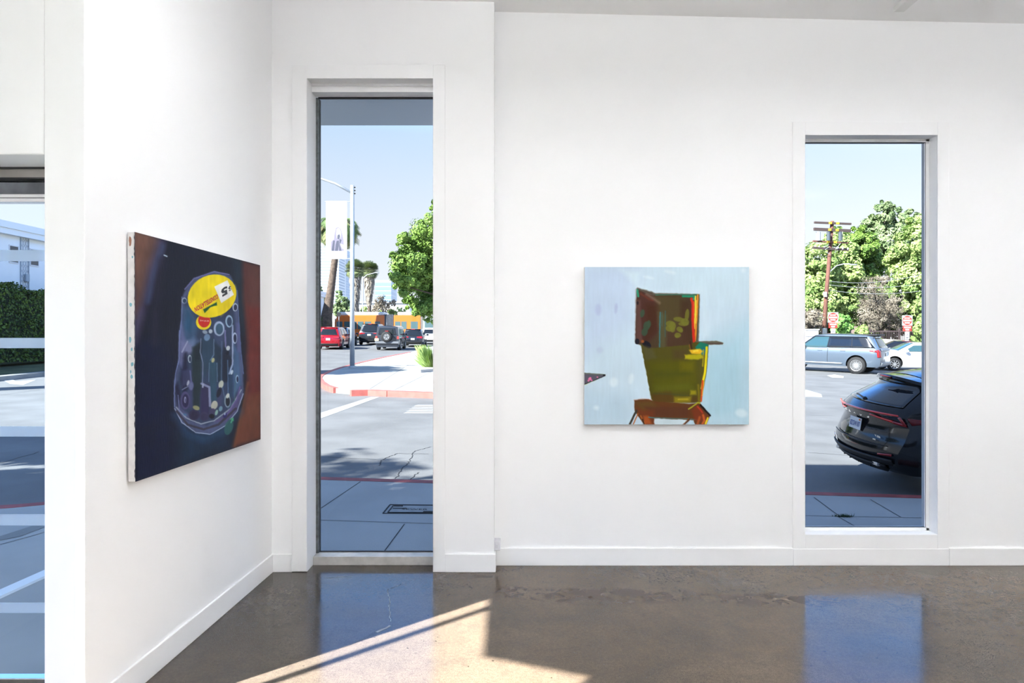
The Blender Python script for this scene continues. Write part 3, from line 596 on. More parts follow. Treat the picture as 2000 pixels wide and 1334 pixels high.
# seat and legs
B.poly(k7(452, 1072, 560, 1064, 600, 1082, 860, 1100, 940, 1092, 1020, 1188, 990, 1256, 905, 1256, 895, 1222, 600, 1208, 600, 1256, 530, 1256, 478, 1190, 455, 1150), (96, 56, 28), .8)
B.poly(k7(470, 1090, 580, 1080, 640, 1130, 520, 1170), (92, 66, 30), 4); B.poly(k7(520, 1120, 860, 1120, 860, 1200, 600, 1200), (88, 50, 34), 4, .8); B.poly(k7(470, 1140, 600, 1150, 600, 1250, 530, 1250), (112, 52, 30), 4, .8)
B.poly(k7(520, 1190, 560, 1190, 580, 1250, 530, 1250), (176, 84, 36), 2.5, .8); B.stroke(k7(500, 1190, 530, 1245), 2, (206, 112, 44), 1.2, .8)
B.stroke(k7(470, 1150, 420, 1250), 4, (56, 52, 44), .7); B.stroke(k7(480, 1175, 446, 1250), 2.2, (176, 96, 40), .7); B.stroke(k7(515, 1215, 525, 1250), 2, (20, 20, 20), 1)
B.stroke(k7(600, 1204, 850, 1212, 920, 1218), 1.6, (70, 110, 110), .7); B.stroke(k7(560, 1200, 600, 1204), 1.6, (54, 130, 140), .8)
B.stroke(k7(858, 1218, 820, 1252), 5, (116, 66, 34), .8); B.stroke(k7(866, 1212, 830, 1250), 1.4, (54, 44, 34), .5)
B.stroke(k7(946, 1110, 1018, 1188), 3.6, (26, 24, 28), .7); B.stroke(k7(858, 1140, 925, 1092, 940, 1096), 2.4, (170, 170, 40), .8); B.poly(k7(880, 1150, 920, 1110, 960, 1150, 990, 1200, 960, 1240, 900, 1220), (122, 52, 30), 2.5, .9)
B.stroke(k7(925, 1120, 960, 1165), 2.6, (196, 54, 36), 1.2, .9); B.stroke(k7(965, 1185, 975, 1225, 960, 1250), 4, (206, 96, 40), 1.4, .9); B.stroke(k7(1000, 1206, 984, 1250), 3.6, (232, 206, 44), .8); B.stroke(k7(940, 1200, 925, 1250), 4, (176, 84, 40), 1.5, .8)
B.stroke(k7(450, 1072, 520, 1062, 580, 1070), 1, (206, 140, 130), .6, .7)
B.poly(k7(602, 1216, 845, 1222, 812, 1256, 606, 1256), (200, 218, 226), .8)
B.col *= (1 + B.noise(3, .022, 1, 9) + B.noise(40, .03))[..., None]
art2 = thing('painting', 'pale blue painting of a tall olive and brown chair, hanging between the two windows', 'painting', (P(1302, 829, zp).x, zp+.02, P(0, 829, zp).z))
B.build('painted_surface', oil, art2)
mb = MB(); mb.prism([Vector(c)+Vector((0, .0008, 0)) for c in cs2], (0, .034, 0)); sub(mb, 'stretched_canvas', canv, art2, bevel=.002)
# ================================================================ OUTSIDE: GROUND
asph = mat('asphalt', (.225, .225, .225), .85, noise=.22, nscale=.9, bump=.4, bscale=70, spec=.25)
conc = mat('sidewalk_concrete', (.52, .51, .49), .85, noise=.18, nscale=.8, bump=.2, bscale=60, spec=.25)
concd = mat('sidewalk_patch', (.30, .30, .29), .9, noise=.2, nscale=2)
redk = mat('red_kerb_paint', (.42, .09, .085), .7, noise=.35, nscale=5)
whp = mat('road_marking_paint', (.62, .62, .60), .7, noise=.25, nscale=6)
jnt = mat('concrete_joint', (.035, .035, .035), .9)
UP = .15
def slab(pts, up, name, m, thick=.3, dz=0):
    mb = MB(); top = [Vector((p[0], p[1], g(p[0], p[1])+up+dz)) for p in pts]
    mb.prism([t-Vector((0, 0, thick)) for t in top], (0, 0, thick)); return mb.build(name, m)
street = struct(slab([(-60, -30), (90, -30), (90, 100), (-60, 100)], 0, 'street', asph, 1.0))
# the plane rises steadily: level off the far land with a wide apron
def near_curb(x, up=UP):  # plan position on the kerb line beside the gallery
    a, b = G(621, 937, up), G(1780, 973, up); t = (x-a.x)/(b.x-a.x); return a.y+(b.y-a.y)*t
xs = [-9, -5.2, -2.5, 0, 4.8, 16]
curb = [(x, near_curb(x)) for x in xs]
curb[0] = (-9, 6.2); curb[1] = (-5.4, 7.35)
slab(curb + [(16, 4.0), (-1.7, 4.6), (-1.75, 2.92), (-2.67, 2.92), (-2.67, 1.8), (-9, -6)], UP, 'sidewalk', conc); struct(bpy.data.objects['sidewalk'])
mb = MB()
for (a, b) in zip(curb[:-1], curb[1:]):
    A3 = [(a[0], a[1]), (b[0], b[1]), (b[0], b[1]+.15), (a[0], a[1]+.15)]
    if b[0] > 5.6: A3 = [(a[0], a[1]), (5.3, near_curb(5.3)), (5.3, near_curb(5.3)+.15), (a[0], a[1]+.15)]
    mb.prism([Vector((x, y, g(x, y)-.2)) for x, y in A3], (0, 0, .2+UP+.004))
kb = struct(mb.build('red_kerb', redk))
def strip_px(pts, up, w, name, m, par, dz=.004):
    q = [G(x, y, up) for x, y in pts]; mb = MB()
    for a, b in zip(q[:-1], q[1:]):
        d = (b-a).normalized(); n = Vector((-d.y, d.x, 0))*w/2
        mb.poly([a+n+Vector((0, 0, dz)), b+n+Vector((0, 0, dz)), b-n+Vector((0, 0, dz)), a-n+Vector((0, 0, dz))])
    return mb.build(name, m, par)
def patch_px(pts, up, name, m, par=None, dz=.004):
    mb = MB(); mb.poly([G(x, y, up)+Vector((0, 0, dz)) for x, y in pts]); return mb.build(name, m, par)
sw = bpy.data.objects['sidewalk']
for q in ([(590, 1020), (621, 997), (704, 941)], [(560, 1012), (621, 1016), (845, 1023), (900, 1025)], [(790, 1024), (745, 1085)], [(1560, 1007), (1640, 1009), (1820, 1012)], [(1636, 1009), (1676, 1032)], [(1590, 972), (1640, 1009)], [(1700, 976), (1760, 1011)], [(-40, 1075), (60, 1048), (120, 1030)]):
    strip_px(q, UP, .009, 'joint', jnt, sw)
patch_px([(0, 1048), (87, 1020), (87, 1030), (40, 1048), (0, 1056)], UP, 'stain', concd, sw)
# utility cover in the sidewalk
q = [G(x, y, UP) for x, y in ((762, 986), (866, 987), (852, 1003.5), (748, 1003))]
cen = sum(q, Vector())/4
t = thing('utility_cover', 'rectangular utility box lid set in the sidewalk below the left window', 'utility cover', tuple(cen))
def rim(mb, q, w, m, dz):
    c_ = sum(q, Vector())/4
    for a, b in zip(q, q[1:]+q[:1]): mb.bar(a+Vector((0, 0, dz)), b+Vector((0, 0, dz)), w, .006, m)
mb = MB(); rim(mb, q, .014, None, .003); sub(mb, 'outer_rim', jnt, t)
q2 = [cen+(p-cen)*.84 for p in q]
mb = MB(); mb.prism([p+Vector((0, 0, .001)) for p in q2], (0, 0, .004)); sub(mb, 'lid', mat('lid_concrete', (.40, .40, .39), .85, noise=.2, nscale=9), t)
mb = MB(); rim(mb, q2, .013, None, .006)
for k, (u, v) in enumerate(((.12, .12), (.88, .88))):
    c0 = q2[0].lerp(q2[1], u).lerp(q2[3].lerp(q2[2], u), v); mb.box(c0.x-.05, c0.x+.05, c0.y-.02, c0.y+.02, c0.z+.004, c0.z+.009)
c0 = q2[0].lerp(q2[1], .1).lerp(q2[3].lerp(q2[2], .1), .45); mb.box(c0.x-.03, c0.x+.12, c0.y-.008, c0.y+.008, c0.z+.004, c0.z+.009)
sub(mb, 'inner_rim', jnt, t)
mb = MB(); text_mb(mb, 'SEWER', .05, cen+Vector((.02, -.02, .0065)), (1, 0, g(1, 0)-g(0, 0)), (0, 1, GC), mat('worn_letter', (.12, .12, .12), .9), .28, .0); sub(mb, 'lettering', jnt, t, recalc=False)

# far corner sidewalk, seen through the left window
cs_px = [(656, 758), (640, 753), (628, 745), (624, 738), (628, 733), (645, 725), (666, 718), (705, 708), (752, 697.5), (801, 688)]
pts = [G(x, y, UP) for x, y in cs_px]
pts2 = [(p.x, p.y) for p in pts] + [(-6.5, 62), (0, 62), (3, 34), (2, G(900, 786, UP).y)] + [(p.x, p.y) for p in (G(845, 766, UP), G(760, 764, UP), G(690, 761, UP))]
o = slab(pts2, UP, 'corner_sidewalk', conc); struct(o)
mb = MB()
kk = [G(656, 758, UP), G(640, 753, UP), G(628, 745, UP), G(624, 738, UP), G(628, 733, UP), G(645, 725, UP), G(666, 718, UP), G(705, 708, UP), G(752, 697.5, UP), G(801, 688, UP)]
for a, b in zip(kk[:-1], kk[1:]): mb.bar(a-Vector((0, 0, .08)), b-Vector((0, 0, .08)), .16, .19)
kk = [G(685, 763, UP), G(720, 762, UP), G(760, 764, UP), G(845, 767, UP), G(930, 770, UP)]
for a, b in zip(kk[:-1], kk[1:]): mb.bar(a-Vector((0, 0, .085)), b-Vector((0, 0, .085)), .30, .20)
struct(mb.build('red_kerb', mat('faded_red_kerb_paint', (.62, .17, .14), .7, noise=.25, nscale=4)))
for q in ([(722, 760), (800, 711)], [(770, 762), (845, 725)], [(700, 722), (845, 716)], [(770, 700), (845, 705)]):
    strip_px(q, UP, .02, 'joint', mat('pale_joint', (.20, .20, .20), .9), o)
# road markings
patch_px([(622, 819), (622, 808), (725, 775.5), (741, 775.5)], 0, 'stop_line', whp); tag(bpy.data.objects['stop_line'], 'broad white stop line painted across the street before the far corner', 'road marking')
cw = thing('crosswalk_marking', 'white ladder stripes painted on the street near the far red kerb', 'road marking', tuple(G(830, 800, 0)))
for k in range(5):
    y0 = 791 + k*3.6; x0 = 808 - k*5.2
    mb = MB(); mb.poly([G(x, y, 0)+Vector((0, 0, .004)) for x, y in ((x0, y0+1.9), (x0+8, y0), (900, y0+.6), (900, y0+2.6))]); sub(mb, 'stripe', whp, cw, recalc=False)
patch_px([(1577, 762), (1604, 770), (1606, 776), (1577, 775), (1540, 774), (1540, 760)], 0, 'road_arrow', whp); tag(bpy.data.objects['road_arrow'], 'white arrow painted on the street left of the black car', 'road marking')
patch_px([(1615, 733.5), (1630, 731.5), (1648, 735), (1647, 738.5), (1625, 737.5)], 0, 'road_arrow', whp).name = 'road_arrow'; tag(bpy.data.objects['road_arrow.001'], 'small white arrow on the street below the grey SUV', 'road marking')
patch_px([(5, 742), (22, 738), (30, 745), (70, 742), (45, 752), (20, 750)], 0, 'road_arrow', whp); tag(bpy.data.objects['road_arrow.002'], 'worn white marking on the street seen through the glass door', 'road marking')
mb = MB(); q = [G(x, y, UP) for x, y in ((-30, 1170), (100, 1112), (100, 1124), (-30, 1184))]  # white strip on the ground imitating a reflection in the door glass
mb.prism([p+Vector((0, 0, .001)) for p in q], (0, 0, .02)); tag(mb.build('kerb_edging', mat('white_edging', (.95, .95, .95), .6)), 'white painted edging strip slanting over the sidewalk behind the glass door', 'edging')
# cracks in the asphalt
def crack(px, w=.012):
    q = [G(x, y, 0) for x, y in px]; mb = MB(); dense = []
    for a, b in zip(q[:-1], q[1:]):
        for i in range(10): dense.append(a.lerp(b, i/10)+Vector((random.uniform(-.02, .02), random.uniform(-.02, .02), 0)))
    for a, b in zip(dense[:-1], dense[1:]):
        d = (b-a).normalized(); n = Vector((-d.y, d.x, 0))*w/2; z = Vector((0, 0, .004)); mb.poly([a+n+z, b+n+z, b-n+z, a-n+z])
    mb.build('crack', jnt, street)
for c in ([(742, 910), (745, 900), (760, 892), (776, 886), (845, 887)], [(773, 935), (790, 912), (800, 900), (810, 881), (845, 872)], [(640, 893), (745, 898)], [(1577, 884), (1660, 890), (1790, 893)], [(1577, 811), (1634, 812)], [(0, 772), (87, 760)], [(0, 905), (87, 880)], [(803, 936), (818, 921)]):
    crack(c)
crack([(600, 745.5), (650, 747), (700, 749)], .05)
# weeds in the joint under the right window
mb = MB(); c0 = G(1648, 1009, UP)
for k in range(160):
    x = c0.x+random.gauss(0, .055); y = c0.y+random.gauss(0, .012); z = g(x, y)+UP; a = random.uniform(0, 6.28); l = random.uniform(.02, .05)
    mb.poly([(x-.004*math.sin(a), y+.004*math.cos(a), z), (x+.004*math.sin(a), y-.004*math.cos(a), z), (x+l*math.cos(a), y+l*math.sin(a), z+random.uniform(.005, .035))])
tag(mb.build('weeds', mat('weed_green', (.03, .07, .02), .8), recalc=False), 'small dark weeds sprouting from a sidewalk joint below the right window', 'weeds', kind='stuff')
# unseen dark bed added by the entrance side to cut bounced sunlight
slab([(-2.75, 2.2), (-9, 2.2), (-9, -12), (-2.75, -12)], UP+.05, 'planting_bed', mat('dark_groundcover', (.055, .075, .03), .9, noise=.5, nscale=6, bump=.6, bscale=30), .4); struct(bpy.data.objects['planting_bed'])
# ================================================================ CARS
def interp(tab, x):
    if x <= tab[0][0]: return tab[0][1]
    for (a, va), (b, vb) in zip(tab[:-1], tab[1:]):
        if x <= b:
            t = (x-a)/(b-a); return va+(vb-va)*t
    return tab[-1][1]
def sinterp(tab, x):                      # smoothed
    e = .07; return (interp(tab, x-e)+2*interp(tab, x)+interp(tab, x+e))/4
class Car:
    """x forward, y left, z up; origin on the ground under the middle of the car"""
    def __init__(s, L, W, zb, belt, top, wid, rear, front, crown=.06, taper=(.12, .6, .16, .9), bulge=(.10, .14), be=3):
        s.L, s.W, s.zb, s.belt, s.top, s.wid, s.rear, s.front, s.crown, s.taper, s.bulge = L, W/2, zb, belt, top, wid, rear, front, crown, taper, bulge; s.be = be
    def T(s, x): return sinterp(s.top, x)
    def hw(s, x, z):
        t = s.T(x) ; w = s.W*interp(s.wid, z)
        a, la, b, lb = s.taper
        w *= 1 - a*max(0, 1-(x+s.L/2)/la)**2.2 - b*max(0, 1-(s.L/2-x)/lb)**2.2
        k = max(0, (z-(t-.16))/.16)          # rounded shoulder where the side meets the top
        return w*(1-.10*k*k) if t > s.belt+.25 else w*(1-.12*k*k)
    def xx(s, x, z):
        r = max(0, 1-(x+s.L/2)/(s.L*.30))**1.3; f = max(0, 1-(s.L/2-x)/(s.L*.25))**1.3
        return x + r*interp(s.rear, z) - f*interp(s.front, z)
    def side(s, x, z, sg, off=0):
        return (s.xx(x, z), sg*(s.hw(x, z)+off), z)
    def topp(s, x, yf, off=0):
        t = s.T(x); z = t - s.crown*abs(yf)**2.4; return (s.xx(x, t-s.crown), yf*s.hw(x, t-s.crown), z+off)
    def end(s, yf, z, sg, off=0):            # sg -1 rear, +1 front
        x = sg*s.L/2; w = s.hw(x, z); p = s.xx(x, z); b = s.bulge[0 if sg < 0 else 1]
        return (p + sg*(b*(1-abs(yf)**s.be)+off), yf*w, z)
    def body(s, name, m, par, arches, archr, dark, nx=72):
        zt = lambda x: s.T(x)-s.crown
        levels = [0, .06, .14, .25, .38, .52, .64, .72, .80, .86, .91, .96, 1.0]; arc = [1, .93, .8, .6, .4, .2, 0]
        vs = []; rows = []
        for i in range(nx+1):
            x = -s.L/2+s.L*i/nx; row = []; Z = zt(x)
            zs = [s.zb+(Z-s.zb)*l for l in levels]
            for sg in (1, -1):
                half = [s.side(x, z, sg) for z in zs] + [s.topp(x, sg*a) for a in arc[1:]]
                if sg == 1: left = half
                else: right = half[:-1]
            row = left + right[::-1]; rows.append([len(vs)+k for k in range(len(row))]); vs += row
        fs = []; n = len(rows[0])
        for a, b in zip(rows[:-1], rows[1:]):
            for k in range(n): fs.append((a[k], a[(k+1) % n], b[(k+1) % n], b[k]))
        for sg, row, x in ((-1, rows[0], -s.L/2), (1, rows[-1], s.L/2)):
            nl = len(levels); ny = 9; Z = zt(x); grid = []
            for j in range(nl):
                l = row[j]; r = row[n-1-j]; z = s.zb+(Z-s.zb)*levels[j]; g_ = [l]
                for q in range(1, ny): yf = 1-2*q/ny; g_.append(len(vs)); vs.append(s.end(yf, z, sg))
                g_.append(r); grid.append(g_)
            for j in range(nl-1):
                for q in range(ny): fs.append((grid[j][q], grid[j][q+1], grid[j+1][q+1], grid[j+1][q]))
            tops = row[nl-1:n-nl+1]                     # arc from left to right over the top
            fs.append(tuple(tops + grid[-1][::-1][1:-1]))
            fs.append(tuple(grid[0]))
            # (bottom edge is closed by the ring faces)
        mb = MB(); mb.add(vs, fs, m); mb.mi(dark); o = mb.build(name, None, par, smooth=True, weld=.0005)
        bs = []
        for ax in arches:
            for sg in (1, -1):
                c = MB(); c.cyl((ax, sg*(s.W-.1), archr*.94), (0, 1, 0), archr, .52, 36, dark); b = c.build('cut', None); bs.append(b)
                md = o.modifiers.new('arch', 'BOOLEAN'); md.object = b; md.operation = 'DIFFERENCE'; md.solver = 'EXACT'; md.material_mode = 'TRANSFER'
        par_m = o.parent; o.parent = None
        dg = bpy.context.evaluated_depsgraph_get(); dg.update(); me = bpy.data.meshes.new_from_object(o.evaluated_get(dg)); o.modifiers.clear(); o.data = me; o.parent = par_m
        if len(me.materials) < 2: me.materials.append(dark)
        for b in bs: bpy.data.objects.remove(b)
        me.polygons.foreach_set('use_smooth', [True]*len(me.polygons))
        es = o.modifiers.new('split', 'EDGE_SPLIT'); es.split_angle = math.radians(38)
        return o
    def grid_patch(s, fn, corners, n, name, m, par, thick=0, smooth=True):
        (a, b, c_, d) = corners; nu, nv = n; vs = []
        for j in range(nv+1):
            for i in range(nu+1):
                u, v = i/nu, j/nv
                p = [(a[k]*(1-u)+b[k]*u)*(1-v)+(d[k]*(1-u)+c_[k]*u)*v for k in (0, 1)]; vs.append(fn(*p))
        mb = MB(); mb.add(vs, [(j*(nu+1)+i, j*(nu+1)+i+1, (j+1)*(nu+1)+i+1, (j+1)*(nu+1)+i) for j in range(nv) for i in range(nu)])
        o = mb.build(name, m, par, smooth=smooth, recalc=True)
        if thick: q = o.modifiers.new('thick', 'SOLIDIFY'); q.thickness = thick; q.offset = 0
        return o
    def sp(s, sg, corners, name, m, par, off=.006, n=(14, 5), thick=.004): return s.grid_patch(lambda x, z: s.side(x, z, sg, off+.006), corners, n, name, m, par, thick)
    def ep(s, sg, corners, name, m, par, off=.008, n=(14, 6), thick=.006): return s.grid_patch(lambda y, z: s.end(y, z, sg, off+.006), corners, n, name, m, par, thick)
    def tp(s, corners, name, m, par, off=.006, n=(10, 10), thick=.004): return s.grid_patch(lambda x, y: s.topp(x, y, off+.004), corners, n, name, m, par, thick)

tyre = mat('tyre_rubber', (.018, .018, .019), .75)
rimm = mat('alloy_rim', (.55, .55, .56), .3, .8)
rimd = mat('dark_alloy', (.06, .06, .065), .35, .8)
cglass = mat('tinted_car_glass', (.012, .016, .022), .04, spec=.8, coat=.6)
cglass2 = mat('clear_car_glass', (.04, .095, .115), .04, spec=.8, coat=.6)
under = mat('black_car_plastic', (.015, .015, .016), .55)
tail = mat('red_tail_lens', (.36, .012, .016), .15, coat=.6)
tailb = mat('bright_red_lens', (.95, .06, .05), .2, coat=.6)
amber = mat('amber_lens', (.9, .25, .04), .25)
platem = mat('white_licence_plate', (.75, .76, .76), .4)
platet = mat('plate_blue_print', (.03, .08, .30), .5)
def paint(name, c, metallic=.3, rough=.28): return mat(name, c, rough, metallic, coat=1.0)
def make_wheel(par, x, y, r, w, rim, spokes=10, twin=False, name='wheel'):
    sg = 1 if y > 0 else -1
    mb = MB(); prof = [(r*.66, -w/2), (r*.93, -w/2), (r, -w*.36), (r, w*.36), (r*.93, w/2), (r*.66, w/2)]; seg = 36; vs = []
    for k in range(seg):
        t = 2*math.pi*k/seg; vs += [(x+a*math.cos(t), y+b, r+a*math.sin(t)) for a, b in prof]
    n = len(prof); mb.add(vs, [(k*n+i, k*n+i+1, ((k+1) % seg)*n+i+1, ((k+1) % seg)*n+i) for k in range(seg) for i in range(n-1)])
    o = mb.build(name, tyre, par, smooth=True)
    mb = MB(); yo = y+sg*w*.40
    ring = []
    for k in range(seg):
        t = 2*math.pi*k/seg; ring += [(x+r*a*math.cos(t), yo+sg*d, r+r*a*math.sin(t)) for a, d in ((.70, .0), (.69, .02), (.62, .015), (.60, -.05))]
    mb.add(ring, [(k*4+i, k*4+i+1, ((k+1) % seg)*4+i+1, ((k+1) % seg)*4+i) for k in range(seg) for i in range(3)])
    mb.cyl((x, yo, r), (0, 1, 0), r*.15, .03, 16)
    for k in range(spokes):
        t = 2*math.pi*k/spokes
        for dt in ((-.09, .09) if twin else (0,)):
            a0 = t+dt*.6; a1 = t+dt*1.6
            mb.bar((x+r*.1*math.cos(a0), yo, r+r*.1*math.sin(a0)), (x+r*.64*math.cos(a1), yo+sg*.005, r+r*.64*math.sin(a1)), r*(.055 if twin else .1), .025, up=(0, 1, 0))
    ro = mb.build('rim', rim, o)
    mb = MB(); mb.cyl((x, yo-sg*.07, r), (0, 1, 0), r*.66, .02, 24); mb.build('brake_disc', under, o)
    return o
def plate(car, par, sg, yc, z, txt, w=.31, h=.155, off=.02, m=None):
    p = Vector(car.end(yc, z, sg, off)); q = Vector(car.end(yc, z+.08, sg, off)); up = (q-p).normalized(); up.y = 0; up.normalize()
    o = MB(); a = Vector((0, 1, 0)); o.prism([p+a*w/2-up*h/2, p-a*w/2-up*h/2, p-a*w/2+up*h/2, p+a*w/2+up*h/2], Vector((sg*.006, 0, 0)))
    pl = o.build('licence_plate', m or platem, par)
    if txt:
        t = MB(); text_mb(t, txt, h*.45, p+Vector((sg*.008, 0, 0))-up*h*.05, (0, sg, 0), up, platet, w*.86, .02); t.build('plate_number', None, pl, recalc=False)
    return pl
def mirror(par, x, y, z, m):
    sg = 1 if y > 0 else -1
    mb = MB(); mb.ball((x, y+sg*.14, z), .10, .12, .085); mb.bar((x, y-sg*.02, z-.05), (x, y+sg*.1, z-.03), .05); return mb.build('side_mirror', m, par, smooth=True)

def suv(name, label, loc, heading, col, L=4.7, W=1.88, H=1.68, group=None, glass_m=None, boxy=False, wr=.36, kind='car', plate_txt='', spoiler=True, lightshape='wide', rim=None, simple=True, roof=None):
    """generic sport utility car; heading: direction of its nose in the ground plane (radians from +X)"""
    t = thing(name, label, 'car', loc, heading, group); gm = glass_m or cglass; rim = rim or rimm
    hb = H*.60; hood = H*.62
    if boxy:
        top = [(-L/2, H), (-L/2+.3, H+.0), (.3, H), (.75, H-.03), (1.05, hood+.06), (1.3, hood), (L/2-.1, hood-.06), (L/2, hood-.1)]
        wid = [(.3, .93), (.5, .98), (.9, 1), (hb, .97), (hb+.1, .94), (H, .86)]; rear = [(0, .06), (.5, 0), (hb, .02), (H, .08)]; bul = (.03, .05); tp = (.04, .3, .06, .4)
    else:
        top = [(-L/2, H-.04), (-L/2+.5, H), (.0, H), (.55, H-.08), (1.35, hood+.03), (1.5, hood), (L/2-.25, hood-.16), (L/2, hood-.30)]
        wid = [(.2, .90), (.35, .96), (.6, 1), (.85, .995), (hb, .955), (hb+.1, .91), (H-.1, .74), (H, .68)]
        rear = [(.2, .16), (.4, .02), (.55, 0), (.75, .03), (hb, .08), (hb+.12, .16), (H-.15, .38), (H, .42)]; bul = (.10, .16); tp = (.10, .6, .16, .9)
    c = Car(L, W, .24, hb, top, wid, rear, [(.2, .12), (.4, 0), (.7, 0), (hood-.1, .10), (H, .1)], taper=tp, bulge=bul)
    wx = (-L/2+.92, L/2-.92)
    c.body('body', col, t, wx, wr+.07, under, nx=48)
    r0 = -L/2
    for sg in (1, -1):
        c.sp(sg, ((r0+.75, hb+.04), (-.25, hb+.03), (-.30, H-.14), (r0+.95, H-.15)), 'side_window', gm, t)
        c.sp(sg, ((-.20, hb+.03), (.95 if not boxy else .85, hb+.02), (.42, H-.15), (-.24, H-.14)), 'side_window', gm, t)
        mirror(t, .85, sg*(W/2-.02), hb+.07, col)
        for x in wx: make_wheel(t, x, sg*(W/2-.12), wr, .23, rim, 7)
        c.sp(sg, ((r0+1.35, .27), (L/2-1.4, .27), (L/2-1.4, .36), (r0+1.35, .36)), 'sill_cladding', under, t, n=(8, 2))
    c.tp(((.45 if not boxy else .72, -.86), (.45 if not boxy else .72, .86), (1.38 if not boxy else 1.08, .9), (1.38 if not boxy else 1.08, -.9)), 'windscreen', gm, t)
    if not boxy:
        c.ep(-1, ((-.84, hb+.08), (.84, hb+.08), (.74, H-.16), (-.74, H-.16)), 'rear_window', gm, t)
        for sg in (1, -1):
            c.ep(-1, ((sg*.97, hb-.20), (sg*.42, hb-.13), (sg*.42, hb-.04), (sg*.97, hb+.0)), 'tail_light', tail, t, off=.012)
            c.sp(sg, ((r0, hb-.20), (r0+.22, hb-.12), (r0+.22, hb-.04), (r0, hb-.0)), 'tail_light', tail, t, off=.010, n=(4, 2))
        c.ep(-1, ((-.9, .28), (.9, .28), (.9, .46), (-.9, .46)), 'rear_bumper', under, t, off=.02)
        if spoiler:
            mb = MB(); mb.prism([(r0+.62, -W*.36, H-.07), (r0+.62, W*.36, H-.07), (r0+.30, W*.34, H-.06), (r0+.30, -W*.34, H-.06)], (0, 0, .045)); sp_ = mb.build('spoiler', col, t, bevel=.01)
            mb = MB(); mb.box(r0+.292, r0+.30, -.16, .16, H-.05, H-.025); mb.build('high_brake_light', tailb, sp_)
        plate(c, t, -1, 0, hb-.24, plate_txt)
    return t, c

NAT = mat('badge_chrome', (.8, .8, .8), .15, 1)
